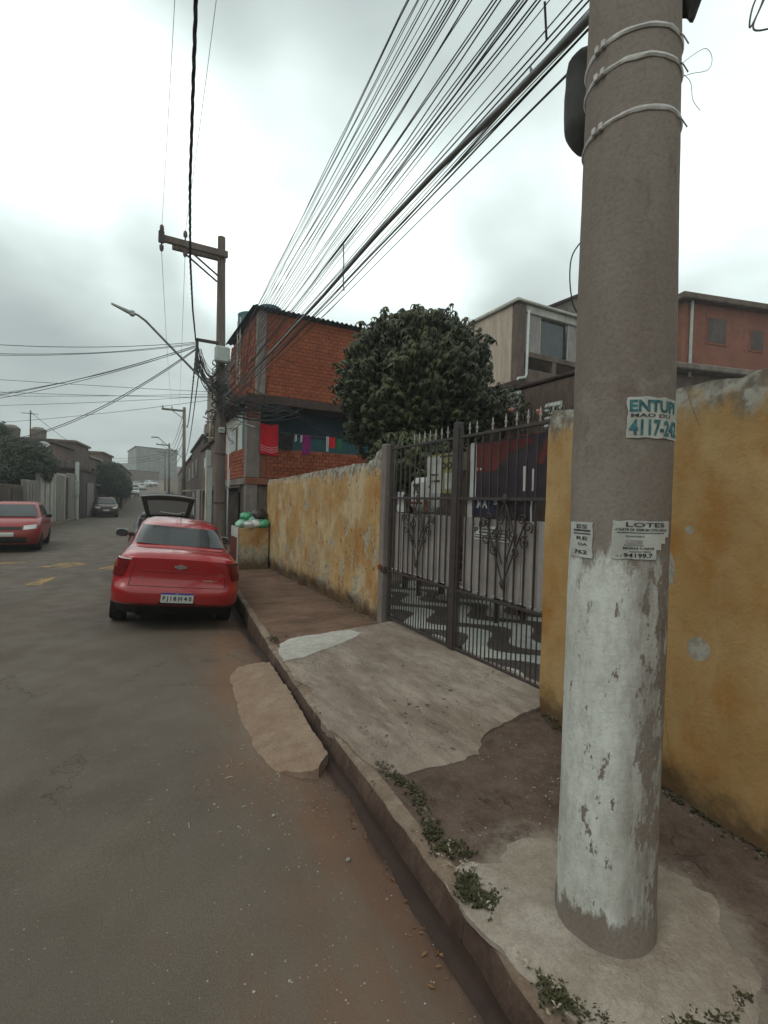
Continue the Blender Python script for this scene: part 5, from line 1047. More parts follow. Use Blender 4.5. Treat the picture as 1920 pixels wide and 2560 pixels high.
# gabled grey roof behind, top right of the beige house
gb=thing('grey_gable_house',(22,21,5),'plain grey gable rising behind the beige house beside the front pole','house')
part(MB().use('render_grey').add([(16.8,17.2,6),(24,17.2,6),(24,17.2,14.4),(16.8,17.2,10.7),(16.8,21,6),(24,21,6),(24,21,14.4),(16.8,21,10.7)],[(0,1,2,3),(5,4,7,6),(3,2,6,7),(4,0,3,7),(1,5,6,2)]),'gable_wall',gb)
part(MB().use('dark_slab').add([(16.6,17.0,10.68),(24.2,17.0,14.5),(24.2,21.2,14.5),(16.6,21.2,10.68),(16.6,17.0,10.80),(24.2,17.0,14.65),(24.2,21.2,14.65),(16.6,21.2,10.80)],[(0,3,2,1),(4,5,6,7),(0,1,5,4),(1,2,6,5),(2,3,7,6),(3,0,4,7)]),'roof_slab',gb)
# orange block house on the right
oh=thing('orange_house',(22,9,4),'orange block upper storey with two dark windows right of the front pole','house')
A0=Vector((22.4,13.2)); B0_=Vector((28.6,11.6)); dv=(B0_-A0).normalized(); nv_=Vector((dv.y,-dv.x))*-1
ang=math.atan2(dv.y,dv.x); OM=Matrix.Translation((A0.x,A0.y,0))@Matrix.Rotation(ang,4,'Z')
LN=(B0_-A0).length
part(MB().use('orange_block').bbox(0,LN,0,.25,8.3,11.2,.03,OM),'front_wall',oh); part(MB().use('orange_block').bbox(LN,LN+.25,0,7,8.3,11.2,.03,OM),'end_wall',oh); part(MB().use('orange_block').bbox(-.25,0,0,7,8.3,11.2,.03,OM),'end_wall',oh)
part(MB().use('render_brown').bbox(-.6,LN+.6,-.35,7,11.2,11.5,.05,OM),'roof_edge',oh); part(MB().use('render_grey').bbox(-1,LN+.3,-.5,7,8.0,8.29,.05,OM),'floor_slab',oh)
part(MB().use('render_brown').bbox(-1,LN-.5,.1,5,0,7.99,.03,OM),'lower_storey',oh)
for (u0,u1,z0_,z1_) in ((1.0,2.2,9.4,10.7),(3.5,4.4,9.3,10.4)):
    w_=part(MB().use('orange_block').bbox(u0,u1,-.03,.02,z0_,z1_,.01,OM),'window',oh); part(MB().use('far_dark').bbox(u0+.08,u1-.08,-.045,-.031,z0_+.1,z1_-.1,.004,OM),'pane',w_)
part(MB().use('box_grey').tube([OM@Vector((.1,-.1,7.8)),OM@Vector((.1,-.1,11.2))],.07,6),'downpipe',oh)
# plants and clutter on the terrace edge behind the gate
def vent(y,x,z,label):
    t=thing('louvre_vent',(x,y,z),label,'vent'); part(MB().use('box_grey').bbox(x,x+.04,y-.2,y+.2,z,z+.5,.01),'vent_frame',t)
    for k in range(6): part(MB().use('plate_white').bbox(x-.03,x-.002,y-.18,y+.18,z+.04+.075*k,z+.085+.075*k,.004),'louvre',t)
vent(7.8,7.15,3.6,'white louvred vent on the brown wall above the middle of the gate'); vent(6.7,7.15,3.2,'white louvred vent on the brown wall beside the front wall end')
nb_=thing('neighbour_wall',(7.6,7,0),'brown upper wall behind the courtyard carrying two white louvred vents','wall'); part(MB().use('render_brown').bbox(7.42,7.6,5.2,9.6,2.56,4.2,.02),'wall_panel',nb_); part(MB().use('dark_slab').bbox(7.38,7.6,5.2,9.6,4.21,4.29,.02),'coping',nb_)

# ------------------------------------------------------------------ trees
def rosette_mesh(mat,size,seed,n=8):
    r=random.Random(seed); m=MB().use(mat)
    for k in range(n):
        a=2*math.pi*k/n+r.uniform(-.35,.35); L=size*r.uniform(.7,1.15); w_=L*.15; dr=r.uniform(.4,1.7); c,s_=math.cos(a),math.sin(a); P=[]
        for t,ww in ((0.03,.25),(.35,1.),(.72,.8),(1.,.02)):
            rad=L*t*(1-.25*dr*t); z=-L*dr*t*t*.85+.12*L*t; P.append((c*rad-s_*w_*ww,s_*rad+c*w_*ww,z-.12*w_)); P.append((c*rad,s_*rad,z+.10*w_)); P.append((c*rad+s_*w_*ww,s_*rad-c*w_*ww,z-.12*w_))
        m.add(P,[(3*i+j,3*i+j+1,3*i+j+4,3*i+j+3) for i in range(3) for j in range(2)])
    return m
def tree(name,base,crown_c,crown_r,label,mat,nparts,nstuff,size,trunk_r=.09,seed=1,face=(-.6,-.8,.1),bark='bark',fuzzy=.0,group=None,flatb=.8):
    t=thing(name,base,label,'tree',group); r=random.Random(seed); bz=Vector(base); cc=Vector(crown_c)
    m=MB().use(bark); mid=bz.lerp(cc,.5)+Vector((.05,.03,0)); m.tube([bz,mid,cc],[trunk_r,trunk_r*.8,trunk_r*.55],9); part(m,'trunk',t,smooth=True)
    for k in range(9):
        d=Vector((r.gauss(0,1),r.gauss(0,1),r.uniform(-.2,1.1))).normalized(); e=cc+Vector((d.x*crown_r[0],d.y*crown_r[1],d.z*crown_r[2]))*.8; st=bz.lerp(cc,r.uniform(.55,.95)); part(MB().use(bark).tube([st,st.lerp(e,.5)+Vector((0,0,.1)),e],[trunk_r*.45,trunk_r*.3,.012],6),'limb',t,smooth=True)
    fv=Vector(face).normalized()
    def rad(d): return 1+.07*fn3(d.x,d.y,d.z+seed,1.8)*2+.10*fn3(d.x,d.y,d.z+seed,4.6)*2
    if nparts:
        ms=[rosette_mesh(mat,size,seed*10+k).mesh('leaf_cluster',True) for k in range(7)]
        pts=[]
        tries=0
        while len(pts)<nparts and tries<60000:
            tries+=1; d=Vector((r.gauss(0,1),r.gauss(0,1),r.gauss(0,1))).normalized()
            if d.dot(fv)<.02: continue
            q=rad(d)*r.uniform(.93,1.05); p=Vector((cc.x+d.x*crown_r[0]*q,cc.y+d.y*crown_r[1]*q,cc.z+d.z*crown_r[2]*q*(flatb if d.z<0 else 1)))
            if any((p-o).length<size*.5 for o,_ in pts[-400:]): continue
            pts.append((p,d))
        for p,d in pts:
            o=bpy.data.objects.new('leaf_cluster',r.choice(ms)); COL.objects.link(o); o.parent=t; o.location=p-bz
            ax=(d+Vector((0,0,.7))).normalized(); o.rotation_mode='QUATERNION'; o.rotation_quaternion=Vector((0,0,1)).rotation_difference(ax)@Matrix.Rotation(r.random()*6.28,3,'Z').to_quaternion(); s_=r.uniform(.75,1.25); o.scale=(s_,s_,s_)
    V=[];Fc=[]
    protos=[rosette_mesh(mat,size,seed*10+20+k,n=7) for k in range(5)]
    pv=[(np.array(p.v),p.f) for p in protos]; off=0
    for k in range(nstuff):
        d=Vector((r.gauss(0,1),r.gauss(0,1),r.gauss(0,1))).normalized(); q=rad(d)*(r.random()**.25)*(.96+.10*r.random())
        p=np.array((cc.x+d.x*crown_r[0]*q,cc.y+d.y*crown_r[1]*q,cc.z+d.z*crown_r[2]*q*(flatb if d.z<0 else 1)))
        ax=(d+Vector((0,0,.8))).normalized(); R=np.array((Vector((0,0,1)).rotation_difference(ax)@Matrix.Rotation(r.random()*6.28,3,'Z').to_quaternion()).to_matrix()); v,f=r.choice(pv); v=(v*r.uniform(.7,1.2))@R.T+p
        V.append(v); Fc+=[tuple(i+off for i in ff) for ff in f]; off+=len(v)
    V=np.concatenate(V); me=bpy.data.meshes.new('crown'); me.from_pydata((V-np.array(bz)).tolist(),[],Fc); me.materials.append(MATS[mat]); me.polygons.foreach_set('use_smooth',[True]*len(Fc))
    o=bpy.data.objects.new('crown',me); COL.objects.link(o); o.parent=t; o['kind']='stuff'
    return t
tree('round_tree',(5.15,8.6,.15),(5.2,8.5,4.0),(1.55,1.6,1.58),'dense round dark green tree with drooping leaves behind the ochre wall and gate','leaf_mango',290,9500,.135,seed=3,flatb=1.0)
tree('low_bush',(4.4,7.4,.15),(4.35,7.2,2.35),(.75,.8,.62),'lower leafy boughs of a bush hanging over the ochre wall beside the gate','leaf_mango',60,900,.14,.05,seed=5)
tree('small_shrub',(7.0,8.2,1.5),(7.0,7.9,3.75),(.4,.55,.5),'thin olive shrub right of the round tree with pale twigs','leaf_olive',0,110,.12,.03,seed=6)
def pot_plant(x,y,z,h,label,seed,flower=False):
    t=thing('succulent_plant',(x,y,z),label,'plant'); r=random.Random(seed)
    for k in range(6):
        a=r.random()*6.28; c,s_=math.cos(a)*h*.4,math.sin(a)*h*.4; part(MB().use('bark').tube([(x,y,z),(x+c*.4,y+s_*.4,z+h*.6),(x+c,y+s_,z+h*r.uniform(.8,1.1))],[.012,.009,.005],5),'stem',t)
        part(rosette_mesh('leaf_olive',.09,seed+k,6),'leaf_cluster',t,local=True).location=(c,s_,h)
    if flower: part(MB().use('flower_pink').blob((x,y,z+h*1.05),(.06,.06,.05),8,seed,.3),'flower',t)
    part(MB().use('rust').lathe([(.07,-.14),(.10,0)],12,(x,y,z)),'pot',t)
for i,(y,h,fl,lb) in enumerate([(7.25,.5,True,'spindly potted plant with a pink bloom above the middle of the gate'),(6.9,.42,False,'potted plant with pale leaves above the right gate leaf'),(6.5,.36,True,'short potted plant with pinkish blossom next to the gate top'),(6.15,.4,False,'thin potted plant nearest the front wall, above the gate')]):
    pot_plant(6.6,y,3.05,h,lb,30+i,fl)
pl=thing('plant_shelf',(6.65,6.7,.15),'narrow shelf carrying the potted plants behind the gate','shelf'); part(MB().use('wood_dark').bbox(6.45,6.85,5.9,7.6,2.86,2.91,.01),'shelf_board',pl); part(MB().use('wood_dark').bbox(6.6,6.7,6.6,6.7,.15,2.86,.01),'shelf_post',pl)

# ------------------------------------------------------------------ cars
def loopfn(levels):
    """levels: (z, yr, yf, w, rr, rf). Returns pt(z, side, t): t metres round the outline from the rear centre, side +-1"""
    def lv(z):
        if z<=levels[0][0]: return levels[0][1:]
        for a,b in zip(levels,levels[1:]):
            if z<=b[0]:
                t=(z-a[0])/max(1e-6,b[0]-a[0]); return tuple(p+(q-p)*t for p,q in zip(a[1:],b[1:]))
        return levels[-1][1:]
    def pt(z,t,off=0.):
        yr,yf,w,rr,rf=lv(z)[:5]; s=1 if t>=0 else -1; t=abs(t); fl=w-rr; bow=.05
        if t<fl: x=t; y=yr-bow*(1-(x/w)**2)+bow*(1-(fl/w)**2); n=(2*bow*x/w/w,-1)
        else:
            q=t-fl; arc=rr*math.pi/2; 
            if q<arc: a=q/rr; x=fl+rr*math.sin(a); y=yr+rr-rr*math.cos(a); n=(math.sin(a),-math.cos(a))
            else: x=w; y=yr+rr+(q-arc); n=(1,0)
        L=math.hypot(*n); return Vector((s*(x+off*n[0]/L),y+off*n[1]/L,z))
    return pt,lv
def outline(L,nr=6,nc=5,ns=12,nf=4):
    z,yr,yf,w,rr,rf=L; P=[]; bow=.05; fl=w-rr
    for i in range(nr): x=fl*i/nr; P.append((x,yr-bow*(1-(x/w)**2)+bow*(1-(fl/w)**2)))
    for i in range(nc): a=math.pi/2*i/nc; P.append((fl+rr*math.sin(a),yr+rr-rr*math.cos(a)))
    for i in range(ns): P.append((w,yr+rr+(yf-rf-yr-rr)*i/ns))
    for i in range(nc): a=math.pi/2*i/nc; P.append((w-rf+rf*math.cos(a),yf-rf+rf*math.sin(a)))
    fx=w-rf
    for i in range(nf+1): x=fx*(1-i/nf); P.append((x,yf+.07*(1-(x/w)**2)-.07*(1-(fx/w)**2)))
    full=[(x,y) for x,y in P]+[(-x,y) for x,y in reversed(P[1:-1])]
    return full
def make_car(name,label,loc,head,roll,pitch,lower,green,paint,glassm,wheels,opt):
    """y grows to the front of the car; rear centre at y=0"""
    t=thing(name,loc,label,'car',opt.get('group')); t.rotation_euler=(pitch,roll,head)
    def stack(lvls,mat,pname,cap_top,sub):
        m=MB().use(mat); rings=[outline(L,*sub) for L in lvls]; n=len(rings[0])
        cr=opt.get('crown',.0)
        for L,R in zip(lvls,rings): m.v+=[(x,y,L[0]-cr*(x/.85)**2*(1 if L[0]>.9 else 0)) for x,y in R]
        for i in range(len(rings)-1): 
            for k in range(n): k2=(k+1)%n; m.f.append((i*n+k,i*n+k2,(i+1)*n+k2,(i+1)*n+k)); m.mi.append(0)
        if cap_top:
            o=(len(rings)-1)*n; half=n//2
            for k in range(half): 
                a,b_,c,d=o+k,o+k+1,o+(n-k-1)%n,o+(n-k)%n
                f=tuple(dict.fromkeys((a,b_,c,d)))
                if len(f)>2: m.f.append(f); m.mi.append(0)
        ob=part(m,pname,t,smooth=opt.get('sharp',38),local=True); return ob
    pt,lv=loopfn(lower); pg,lvg=loopfn(green)
    stack(lower,paint,'body',True,(6,5,12,4)); stack(green,paint,'cabin',True,(6,5,12,4))
    def patch(fn,name,mat,zf,t0,t1,z0_,z1_,off,nu=10,nv=6,parent=None,smooth=True):
        """t0,t1 functions of v"""
        m=MB().use(mat)
        def P(a,b_,o):
            z=z0_+(z1_-z0_)*b_; ta=t0(b_) if callable(t0) else t0; tb=t1(b_) if callable(t1) else t1; return fn(z,ta+(tb-ta)*a,o)
        m.sheet(lambda a,b_:P(a,b_,off),nu,nv)
        vs=[];
        ring_=[(i/nu,0) for i in range(nu)]+[(1,j/nv) for j in range(nv)]+[(1-i/nu,1) for i in range(nu)]+[(0,1-j/nv) for j in range(nv)]
        for a,b_ in ring_: vs+=[P(a,b_,off),P(a,b_,-.004)]
        k=len(ring_); m.add(vs,[(2*i,2*i+1,2*((i+1)%k)+1,2*((i+1)%k)) for i in range(k)])
        return part(m,name,parent or t,local=True,smooth=smooth)
    opt['details'](t,patch,pt,pg,lv,lvg)
    for s in (-1,1):
        for y in wheels['y']:
            R_=wheels['r']; x=wheels['x']; wm=MB().use('tyre_rubber'); prof=[(R_*.62,-.10),(R_*.93,-.105),(R_,-.075),(R_,.075),(R_*.93,.105),(R_*.62,.10)]; n=28; vs=[]
            for r,xx_ in prof:
                for k in range(n): a=2*math.pi*k/n; vs.append((s*(x-.10)+xx_,y+r*math.cos(a),R_+r*math.sin(a)))
            wm.add(vs,[(i*n+k,i*n+(k+1)%n,(i+1)*n+(k+1)%n,(i+1)*n+k) for i in range(len(prof)-1) for k in range(n)]); wo=part(wm,'wheel',t,local=True,smooth=50)
            rm=MB().use('wheel_rim_metal'); vs=[(s*(x-.10)+s*.06+s*dx,y+r*math.cos(2*math.pi*k/n),R_+r*math.sin(2*math.pi*k/n)) for r,dx in ((R_*.64,.03),(R_*.56,.01),(R_*.3,.0),(R_*.12,.03),(.001,.035)) for k in range(n)]
            rm.add(vs,[(i*n+k,i*n+(k+1)%n,(i+1)*n+(k+1)%n,(i+1)*n+k) for i in range(4) for k in range(n)]); part(rm,'rim',wo,local=True,smooth=50)
            am=MB().use('underbody_black'); ra=R_*1.14; vs=[(s*(lv(.45)[2]+.004),y+ra*math.cos(math.pi*k/16),R_*.98+ra*math.sin(math.pi*k/16)) for k in range(17)]+[(s*(lv(.45)[2]+.004),y,R_*.6)]
            vs2=[(s*.5,a,b_) for _,a,b_ in vs]; am.add(vs+vs2,[(k,k+1,17) for k in range(16)]+[(k,18+k,19+k,k+1) for k in range(16)]); part(am,'wheel_arch',t,local=True)
    part(MB().use('underbody_black').box(-lower[0][3]+.14,lower[0][3]-.14,lower[0][1]+.35,lower[0][2]-.3,lower[0][0]-.06,lower[0][0]+.1),'underbody',t,local=True)
    return t
def side_windows(patch,pg,z0_,z1_,segs,off=.006,mat='tinted_glass'):
    for s in (-1,1):
        for (a0,a1,b0,b1) in segs:   # rear/front start at bottom and top
            patch(pg,'side_window',mat,None,(lambda v,a0=a0,a1=a1:s*(a0+(a1-a0)*v)),(lambda v,b0=b0,b1=b1:s*(b0+(b1-b0)*v)),z0_,z1_,off,6,4)
SED_L=[(.22,.34,4.0,.70,.26,.45),(.32,.19,4.12,.75,.26,.45),(.385,.08,4.2,.782,.25,.45),(.43,.01,4.24,.802,.25,.45),(.55,-.015,4.26,.810,.25,.45),(.63,.0,4.24,.810,.25,.45),(.66,.03,4.2,.808,.25,.42),(.76,.05,4.12,.806,.25,.40),(.88,.045,4.0,.795,.25,.4),(.97,.03,3.85,.770,.25,.4),(1.03,.025,3.7,.742,.25,.4),(1.065,.055,3.6,.715,.25,.4),(1.095,.14,3.4,.692,.25,.4),(1.12,.30,3.2,.67,.24,.35),(1.13,.48,3.1,.65,.22,.35)]
SED_G=[(1.10,.54,3.05,.662,.22,.30),(1.16,.66,2.85,.640,.22,.28),(1.26,.86,2.65,.612,.22,.26),(1.36,1.07,2.45,.580,.22,.24),(1.42,1.22,2.30,.548,.22,.22),(1.46,1.40,2.12,.495,.22,.2),(1.485,1.62,1.98,.40,.18,.18),(1.495,1.80,1.92,.22,.08,.08)]
def sedan_details(t,patch,pt,pg,lv,lvg):
    patch(pg,'rear_window','tinted_glass',None,lambda v:-(.635-.065*v),lambda v:(.635-.065*v),1.15,1.385,.006,18,6)
    side_windows(patch,pg,1.13,1.38,[(1.15,.98,1.85,1.7),(1.92,1.77,2.7,2.2)])
    for s in (-1,1):
        m='tail_lamp_red'
        # tail lamp: tapering inwards, wrapping the corner
        patch(pt,'tail_lamp',m,None,lambda v:s*(.70-.13*v+.05*v*v),lambda v:s*(.97+.09*v),.755,.985,.009,12,6,smooth=True)
        patch(pt,'tail_lamp_amber','tail_lamp_amber',None,lambda v:s*(.80+.02*v),lambda v:s*(1.0+.06*v),.87,.955,.013,6,3)
        patch(pt,'lamp_rim','lamp_clear' if s<0 else 'black_plastic',None,s*.60,s*.90,.988,1.0,.008,8,1)
        pass
    for s in (-1,1): patch(pt,'boot_seam','black_plastic',None,lambda v:s*(.60-.05*v),lambda v:s*(.605-.05*v),.665,.985,.002,1,8)
    patch(pt,'bumper_seam','black_plastic',None,-.62,.62,.652,.658,.003,16,1)
    patch(pt,'boot_crease','red_paint',None,-.50,.50,.855,.866,.012,16,1)
    patch(pt,'valance_shade','black_plastic',None,-1.1,1.1,.222,.383,.010,24,4)  # black patch on the tucked-in valance, put in for shade under the bumper
    pl=patch(pt,'number_plate','plate_white',None,-.20,.20,.452,.582,.018,6,2)
    patch(pt,'plate_band','plate_blue',None,-.20,.20,.565,.583,.0195,6,1,parent=pl)
    patch(pt,'plate_recess','black_plastic',None,-.23,.23,.43,.455,.010,6,1)
    tv,tf=text_mesh('FJI8H40',1.0,.045); xs=[p[0] for p in tv]; ys2=[p[1] for p in tv]; a0,a1,c0,c1=min(xs),max(xs),min(ys2),max(ys2)
    def txt(s_,w_,h,x0,z,off,mat,par,bold):
        tv,tf=text_mesh(s_,1.0,bold); xs=[p[0] for p in tv]; ys2=[p[1] for p in tv]; a0,a1,c0,c1=min(xs),max(xs),min(ys2),max(ys2)
        m=MB().use(mat).add([pt(z+h*(p[1]-c0)/(c1-c0),x0+w_*(p[0]-a0)/(a1-a0),off) for p in tv],tf); part(m,'lettering',par,local=True)
    txt('F J I 8 H 4 0',.355,.078,-.178,.466,.0215,'print_black',pl,.03); txt('BRASIL',.05,.008,-.025,.570,.0215,'plate_white',pl,.01)
    txt('PRISMA LT',.20,.020,.30,.745,.012,'chrome',t,.01); txt('1.4',.05,.02,-.50,.76,.012,'chrome',t,.01)
    bt=[(-.075,-.012),(-.03,-.018),(-.022,-.03),(.03,-.03),(.036,-.016),(.082,-.012),(.072,.016),(.03,.016),(.022,.03),(-.028,.03),(-.036,.016),(-.078,.014)]
    m=MB().use('chrome').add([pt(.925+b_,a,.022) for a,b_ in bt]+[pt(.925+b_*1.15,a*1.08,.006) for a,b_ in bt],[tuple(range(12))]+[(i,12+i,12+(i+1)%12,(i+1)%12) for i in range(12)]); part(m,'maker_badge',t,local=True)
    pass
    for s in (-1,1):
        xm=.895 if s<0 else .82; mm=MB().use('far_grey').bbox(s*xm-.105,s*xm+.105,2.66,2.76,1.03,1.165,.035); mo=part(mm,'door_mirror',t,local=True,smooth=True)
        gm=MB().use('window_glass').add([(s*xm+.095*math.cos(a),2.64-.004,1.10+.062*math.sin(a)) for a in [k*2*math.pi/16 for k in range(16)]],[tuple(range(16))]); part(gm,'mirror_glass',mo,local=True)
        part(MB().use('black_plastic').tube([(s*.70,2.75,1.07),(s*.88,2.72,1.08)],.03,6),'mirror_arm',mo,local=True)
    part(MB().use('black_plastic').tube([(0,1.75,1.47),(0,1.60,1.60)],.005,5),'aerial',t,local=True)
    part(MB().use('black_plastic').tube([(-.45,.12,.22),(-.45,.4,.24)],.03,8),'exhaust',t,local=True)
make_car('red_sedan','bright red four-door sedan parked by the kerb, seen from behind',(.565,7.0,-.17),math.radians(-3.2),math.radians(5.4),math.radians(.8),SED_L,SED_G,'red_paint','tinted_glass',{'y':(.92,3.42),'x':.815,'r':.31},{'details':sedan_details,'crown':.035})
def hatch_levels(h=1.48,w=.82,L=3.75,rake=.35):
    lo=[(.22,.10,L-.12,w-.05,.25,.45),(.32,.02,L-.03,w-.01,.25,.45),(.55,.0,L,w,.24,.45),(.66,.03,L-.05,w,.24,.45),(.80,.05,L-.2,w-.01,.23,.42),(.92,.08,L-.5,w-.03,.22,.4),(.98,.12,L-.95,w-.06,.2,.35)]
    gr=[(.97,.12,L-.95,w-.07,.2,.3),(1.08,.18,L-1.12,w-.11,.2,.28),(1.25,.3,L-1.4,w-.17,.2,.26),(h-.08,.42,L-1.65,w-.22,.2,.24),(h-.03,.52,L-1.8,w-.27,.2,.2),(h,.8,L-2.05,w-.4,.15,.12)]
    return lo,gr
def front_view_details(t,patch,pt,pg,lv,lvg,L=3.75,paint=None):
    # windscreen, headlamps and grille are on the far end of the outline: build from side and front points
    w_=lvg(1.1)[2]
    def scr(a,b_,o): z=1.02+(1.38-1.02)*b_; g=lvg(z); x=(-1+2*a)*(g[2]-.07); return (x,g[1]+.07*(1-(x/g[2])**2)*.8+o,z)
    m=MB().use('window_glass'); m.sheet(lambda a,b_:scr(1-a,b_,.012),12,5); part(m,'windscreen',t,local=True,smooth=True)
    side_windows(patch,pg,1.03,1.36,[(.35+.55,.30+.65,1.35+.2,1.3+.2),(1.62,1.57,2.35,1.95)],mat='window_glass')
    def fp(x,z,o): g=lv(z); fx=g[2]-g[4]; y=g[1]+.07*(1-(x/g[2])**2)-.07*(1-(fx/g[2])**2) if abs(x)<fx else g[1]-g[4]+math.sqrt(max(0,g[4]**2-(abs(x)-fx)**2)); return (x,y+o,z)
    for s in (-1,1):
        m=MB().use('lamp_clear'); m.sheet(lambda a,b_:fp(s*(.42+.30*a),.66+.12*b_+.03*a,.014),8,4); part(m,'headlamp',t,local=True,smooth=True)
        mm=MB().use('black_plastic').blob((s*.93,2.45,1.04),(.10,.06,.065),12,3,.04); part(mm,'door_mirror',t,local=True,smooth=True)
    m=MB().use('black_plastic'); m.sheet(lambda a,b_:fp(-.38+.76*a,.66+.09*b_,.012),10,3); part(m,'grille',t,local=True)
    m=MB().use('black_plastic'); m.sheet(lambda a,b_:fp(-.5+1.0*a,.28+.16*b_,.012),10,3); part(m,'lower_grille',t,local=True)
    m=MB().use('plate_white'); m.sheet(lambda a,b_:fp(-.20+.40*a,.47+.12*b_,.03),4,2); part(m,'number_plate',t,local=True)
lo,gr=hatch_levels(1.46,.82,3.75)
make_car('red_hatchback','dull red hatchback facing the viewer on the left side of the street',(-3.25,21.3,-.07),math.radians(180+2),0,0,lo,gr,'dull_red_paint','window_glass',{'y':(.62,3.0),'x':.80,'r':.29},{'details':front_view_details})
# dark hatchback with its tailgate raised, in front of the sedan
lo2,gr2=hatch_levels(1.42,.82,3.6)
def open_gate_details(t,patch,pt,pg,lv,lvg):
    patch(pg,'boot_opening','underbody_black',None,-.62,.62,.99,1.36,.010,12,5)
    for s in (-1,1): patch(pt,'tail_lamp','tail_lamp_red',None,s*.62,s*.80,.62,.92,.008,5,5)
    patch(pt,'boot_lip','underbody_black',None,-.55,.55,.70,.96,.008,12,3)
    side_windows(patch,pg,1.02,1.34,[(.75,.80,1.55,1.45),(1.62,1.55,2.3,1.9)],mat='window_glass')
    # raised tailgate: hinge at the roof edge, free edge up and towards the viewer
    hy,hz=.45,1.16; ty,tz_=.05,1.83; nrm=Vector((0,-(tz_-hz),-(hy-ty))).normalized()
    def G(a,b_,o=0):   # a across -1..1, b 0 hinge .. 1 free edge
        wd=.42+.17*b_**.8; z=hz+(tz_-hz)*b_; y=hy+(ty-hy)*b_; p=Vector((a*wd,y-.05*(1-a*a)*b_,z-.05*a*a*b_)); return p+nrm*o
    m=MB().use('black_paint'); m.sheet(lambda a,b_:G(1-2*a,b_,-.06),16,10); m.sheet(lambda a,b_:G(2*a-1,b_,0.0),16,10); ed=[(-1+2*i/16,0) for i in range(16)]+[(1,j/10) for j in range(10)]+[(1-2*i/16,1) for i in range(16)]+[(-1,1-j/10) for j in range(10)]
    vs=[];
    for a,b_ in ed: vs+=[G(a,b_,0),G(a,b_,-.06)]
    k=len(ed); m.add(vs,[(2*i,2*((i+1)%k),2*((i+1)%k)+1,2*i+1) for i in range(k)]); tg=part(m,'tailgate',t,local=True,smooth=40)
    m=MB().use('silver_paint'); m.sheet(lambda a,b_:G(-.80+1.60*a-.0*b_,.30+.52*b_,.012),12,6); part(m,'tailgate_window',tg,local=True,smooth=True)
    m=MB().use('silver_paint').tube([G(-1+2*i/16,1.0,.015) for i in range(17)],.022,6); part(m,'gate_edge_trim',tg,local=True,smooth=True)
    part(MB().use('plate_white').tube([G(-.35,.42,.03),G(.45,.36,.035)],.012,5),'wiper',tg,local=True); part(MB().use('plate_white').tube([G(.45,.36,.035),G(.72,.45,.03)],.012,5),'wiper',tg,local=True)
    for s in (-1,1): part(MB().use('black_plastic').tube([(s*.58,.28,1.0),tuple(G(s*.9,.35,.0))],.012,6),'gas_strut',t,local=True)
make_car('black_hatchback','dark hatchback with its tailgate raised, parked beyond the red sedan',(.80,12.45,-.10),math.radians(-5),math.radians(2),0,lo2,gr2,'black_paint','window_glass',{'y':(.6,2.9),'x':.8,'r':.29},{'details':open_gate_details})
def simple_rear(t,patch,pt,pg,lv,lvg):
    patch(pg,'rear_window','window_glass',None,-.55,.55,1.02,1.34,.008,8,3); side_windows(patch,pg,1.03,1.33,[(.9,.9,2.2,1.9)],mat='window_glass')
    for s in (-1,1): patch(pt,'tail_lamp','tail_lamp_red',None,s*.60,s*.85,.62,.86,.008,4,3)
    patch(pt,'number_plate','plate_white',None,-.2,.2,.5,.6,.01,2,1)
def far_car(x,y,head,paint,label,front,h=1.46,grp='cars parked far down the street',bias=0):
    lo,gr=hatch_levels(h,.82,3.9); z=road_z(x,y)+.0
    det=(lambda *a:front_view_details(*a)) if front else simple_rear
    return make_car('parked_car',label,(x,y,z),head,0,0,lo,gr,paint,'window_glass',{'y':(.65,3.1),'x':.8,'r':.29},{'details':det,'group':grp})
PI=math.pi
far_car(-1.55,45.5,PI+.05,'wine_paint','dark car with pale roof parked at the left kerb by the dark garage',True,1.5,None)
far_car(1.1,101,PI+.02,'white_paint','nearer white car standing at the left kerb far down the street',True)
far_car(1.9,128,PI,'silver_paint','silver-grey car behind the nearer white car, far up the rise',True)
far_car(4.3,136,PI+.5,'white_paint','white car standing across the lane at the top of the rise',True)
far_car(2.9,120,.0,'white_paint','white car farther up the left kerb of the rise',False)
far_car(5.2,72,-.08,'wine_paint','dark wine car parked at the right kerb far ahead',False); far_car(4.1,56,-.06,'silver_paint','silver car parked at the right kerb beyond the open tailgate',False); far_car(6.5,92,-.08,'black_paint','black car parked at the right kerb near the far grey building',False)

# ------------------------------------------------------------------ left side of the street
def zg(y): return gY(max(y,0))
def lbuild(name,label,pts,h,mat,cat='house',parts=(),thick=.25,z=None,roof='dark_slab'):
    """pts: footprint; first edge faces the street"""
    cx=sum(p[0] for p in pts)/len(pts); cy=sum(p[1] for p in pts)/len(pts); z0_=zg(cy)-.3 if z is None else z
    t=thing(name,(cx,cy,z0_),label,cat); n=len(pts)
    m=MB().use(mat); vs=[(x,y,z0_) for x,y in pts]+[(x,y,h) for x,y in pts]; ar=sum(pts[i][0]*pts[(i+1)%n][1]-pts[(i+1)%n][0]*pts[i][1] for i in range(n))
    fs=[(i,(i+1)%n,n+(i+1)%n,n+i) for i in range(n)]
    if ar<0: fs=[tuple(reversed(f)) for f in fs]
    m.add(vs,fs); part(m,'wall',t)
    m=MB().use(roof); s=.2; q=[((x-cx)*(1+s/5)+cx,(y-cy)*(1+s/5)+cy) for x,y in pts]; m.add([(x,y,h+.002) for x,y in q]+[(x,y,h+.16) for x,y in q],[tuple(range(n)) if ar<0 else tuple(reversed(range(n))),tuple(range(n,2*n)) if ar>0 else tuple(reversed(range(n,2*n)))]+[(i,(i+1)%n,n+(i+1)%n,n+i) for i in range(n)]); part(m,'roof',t)
    return t
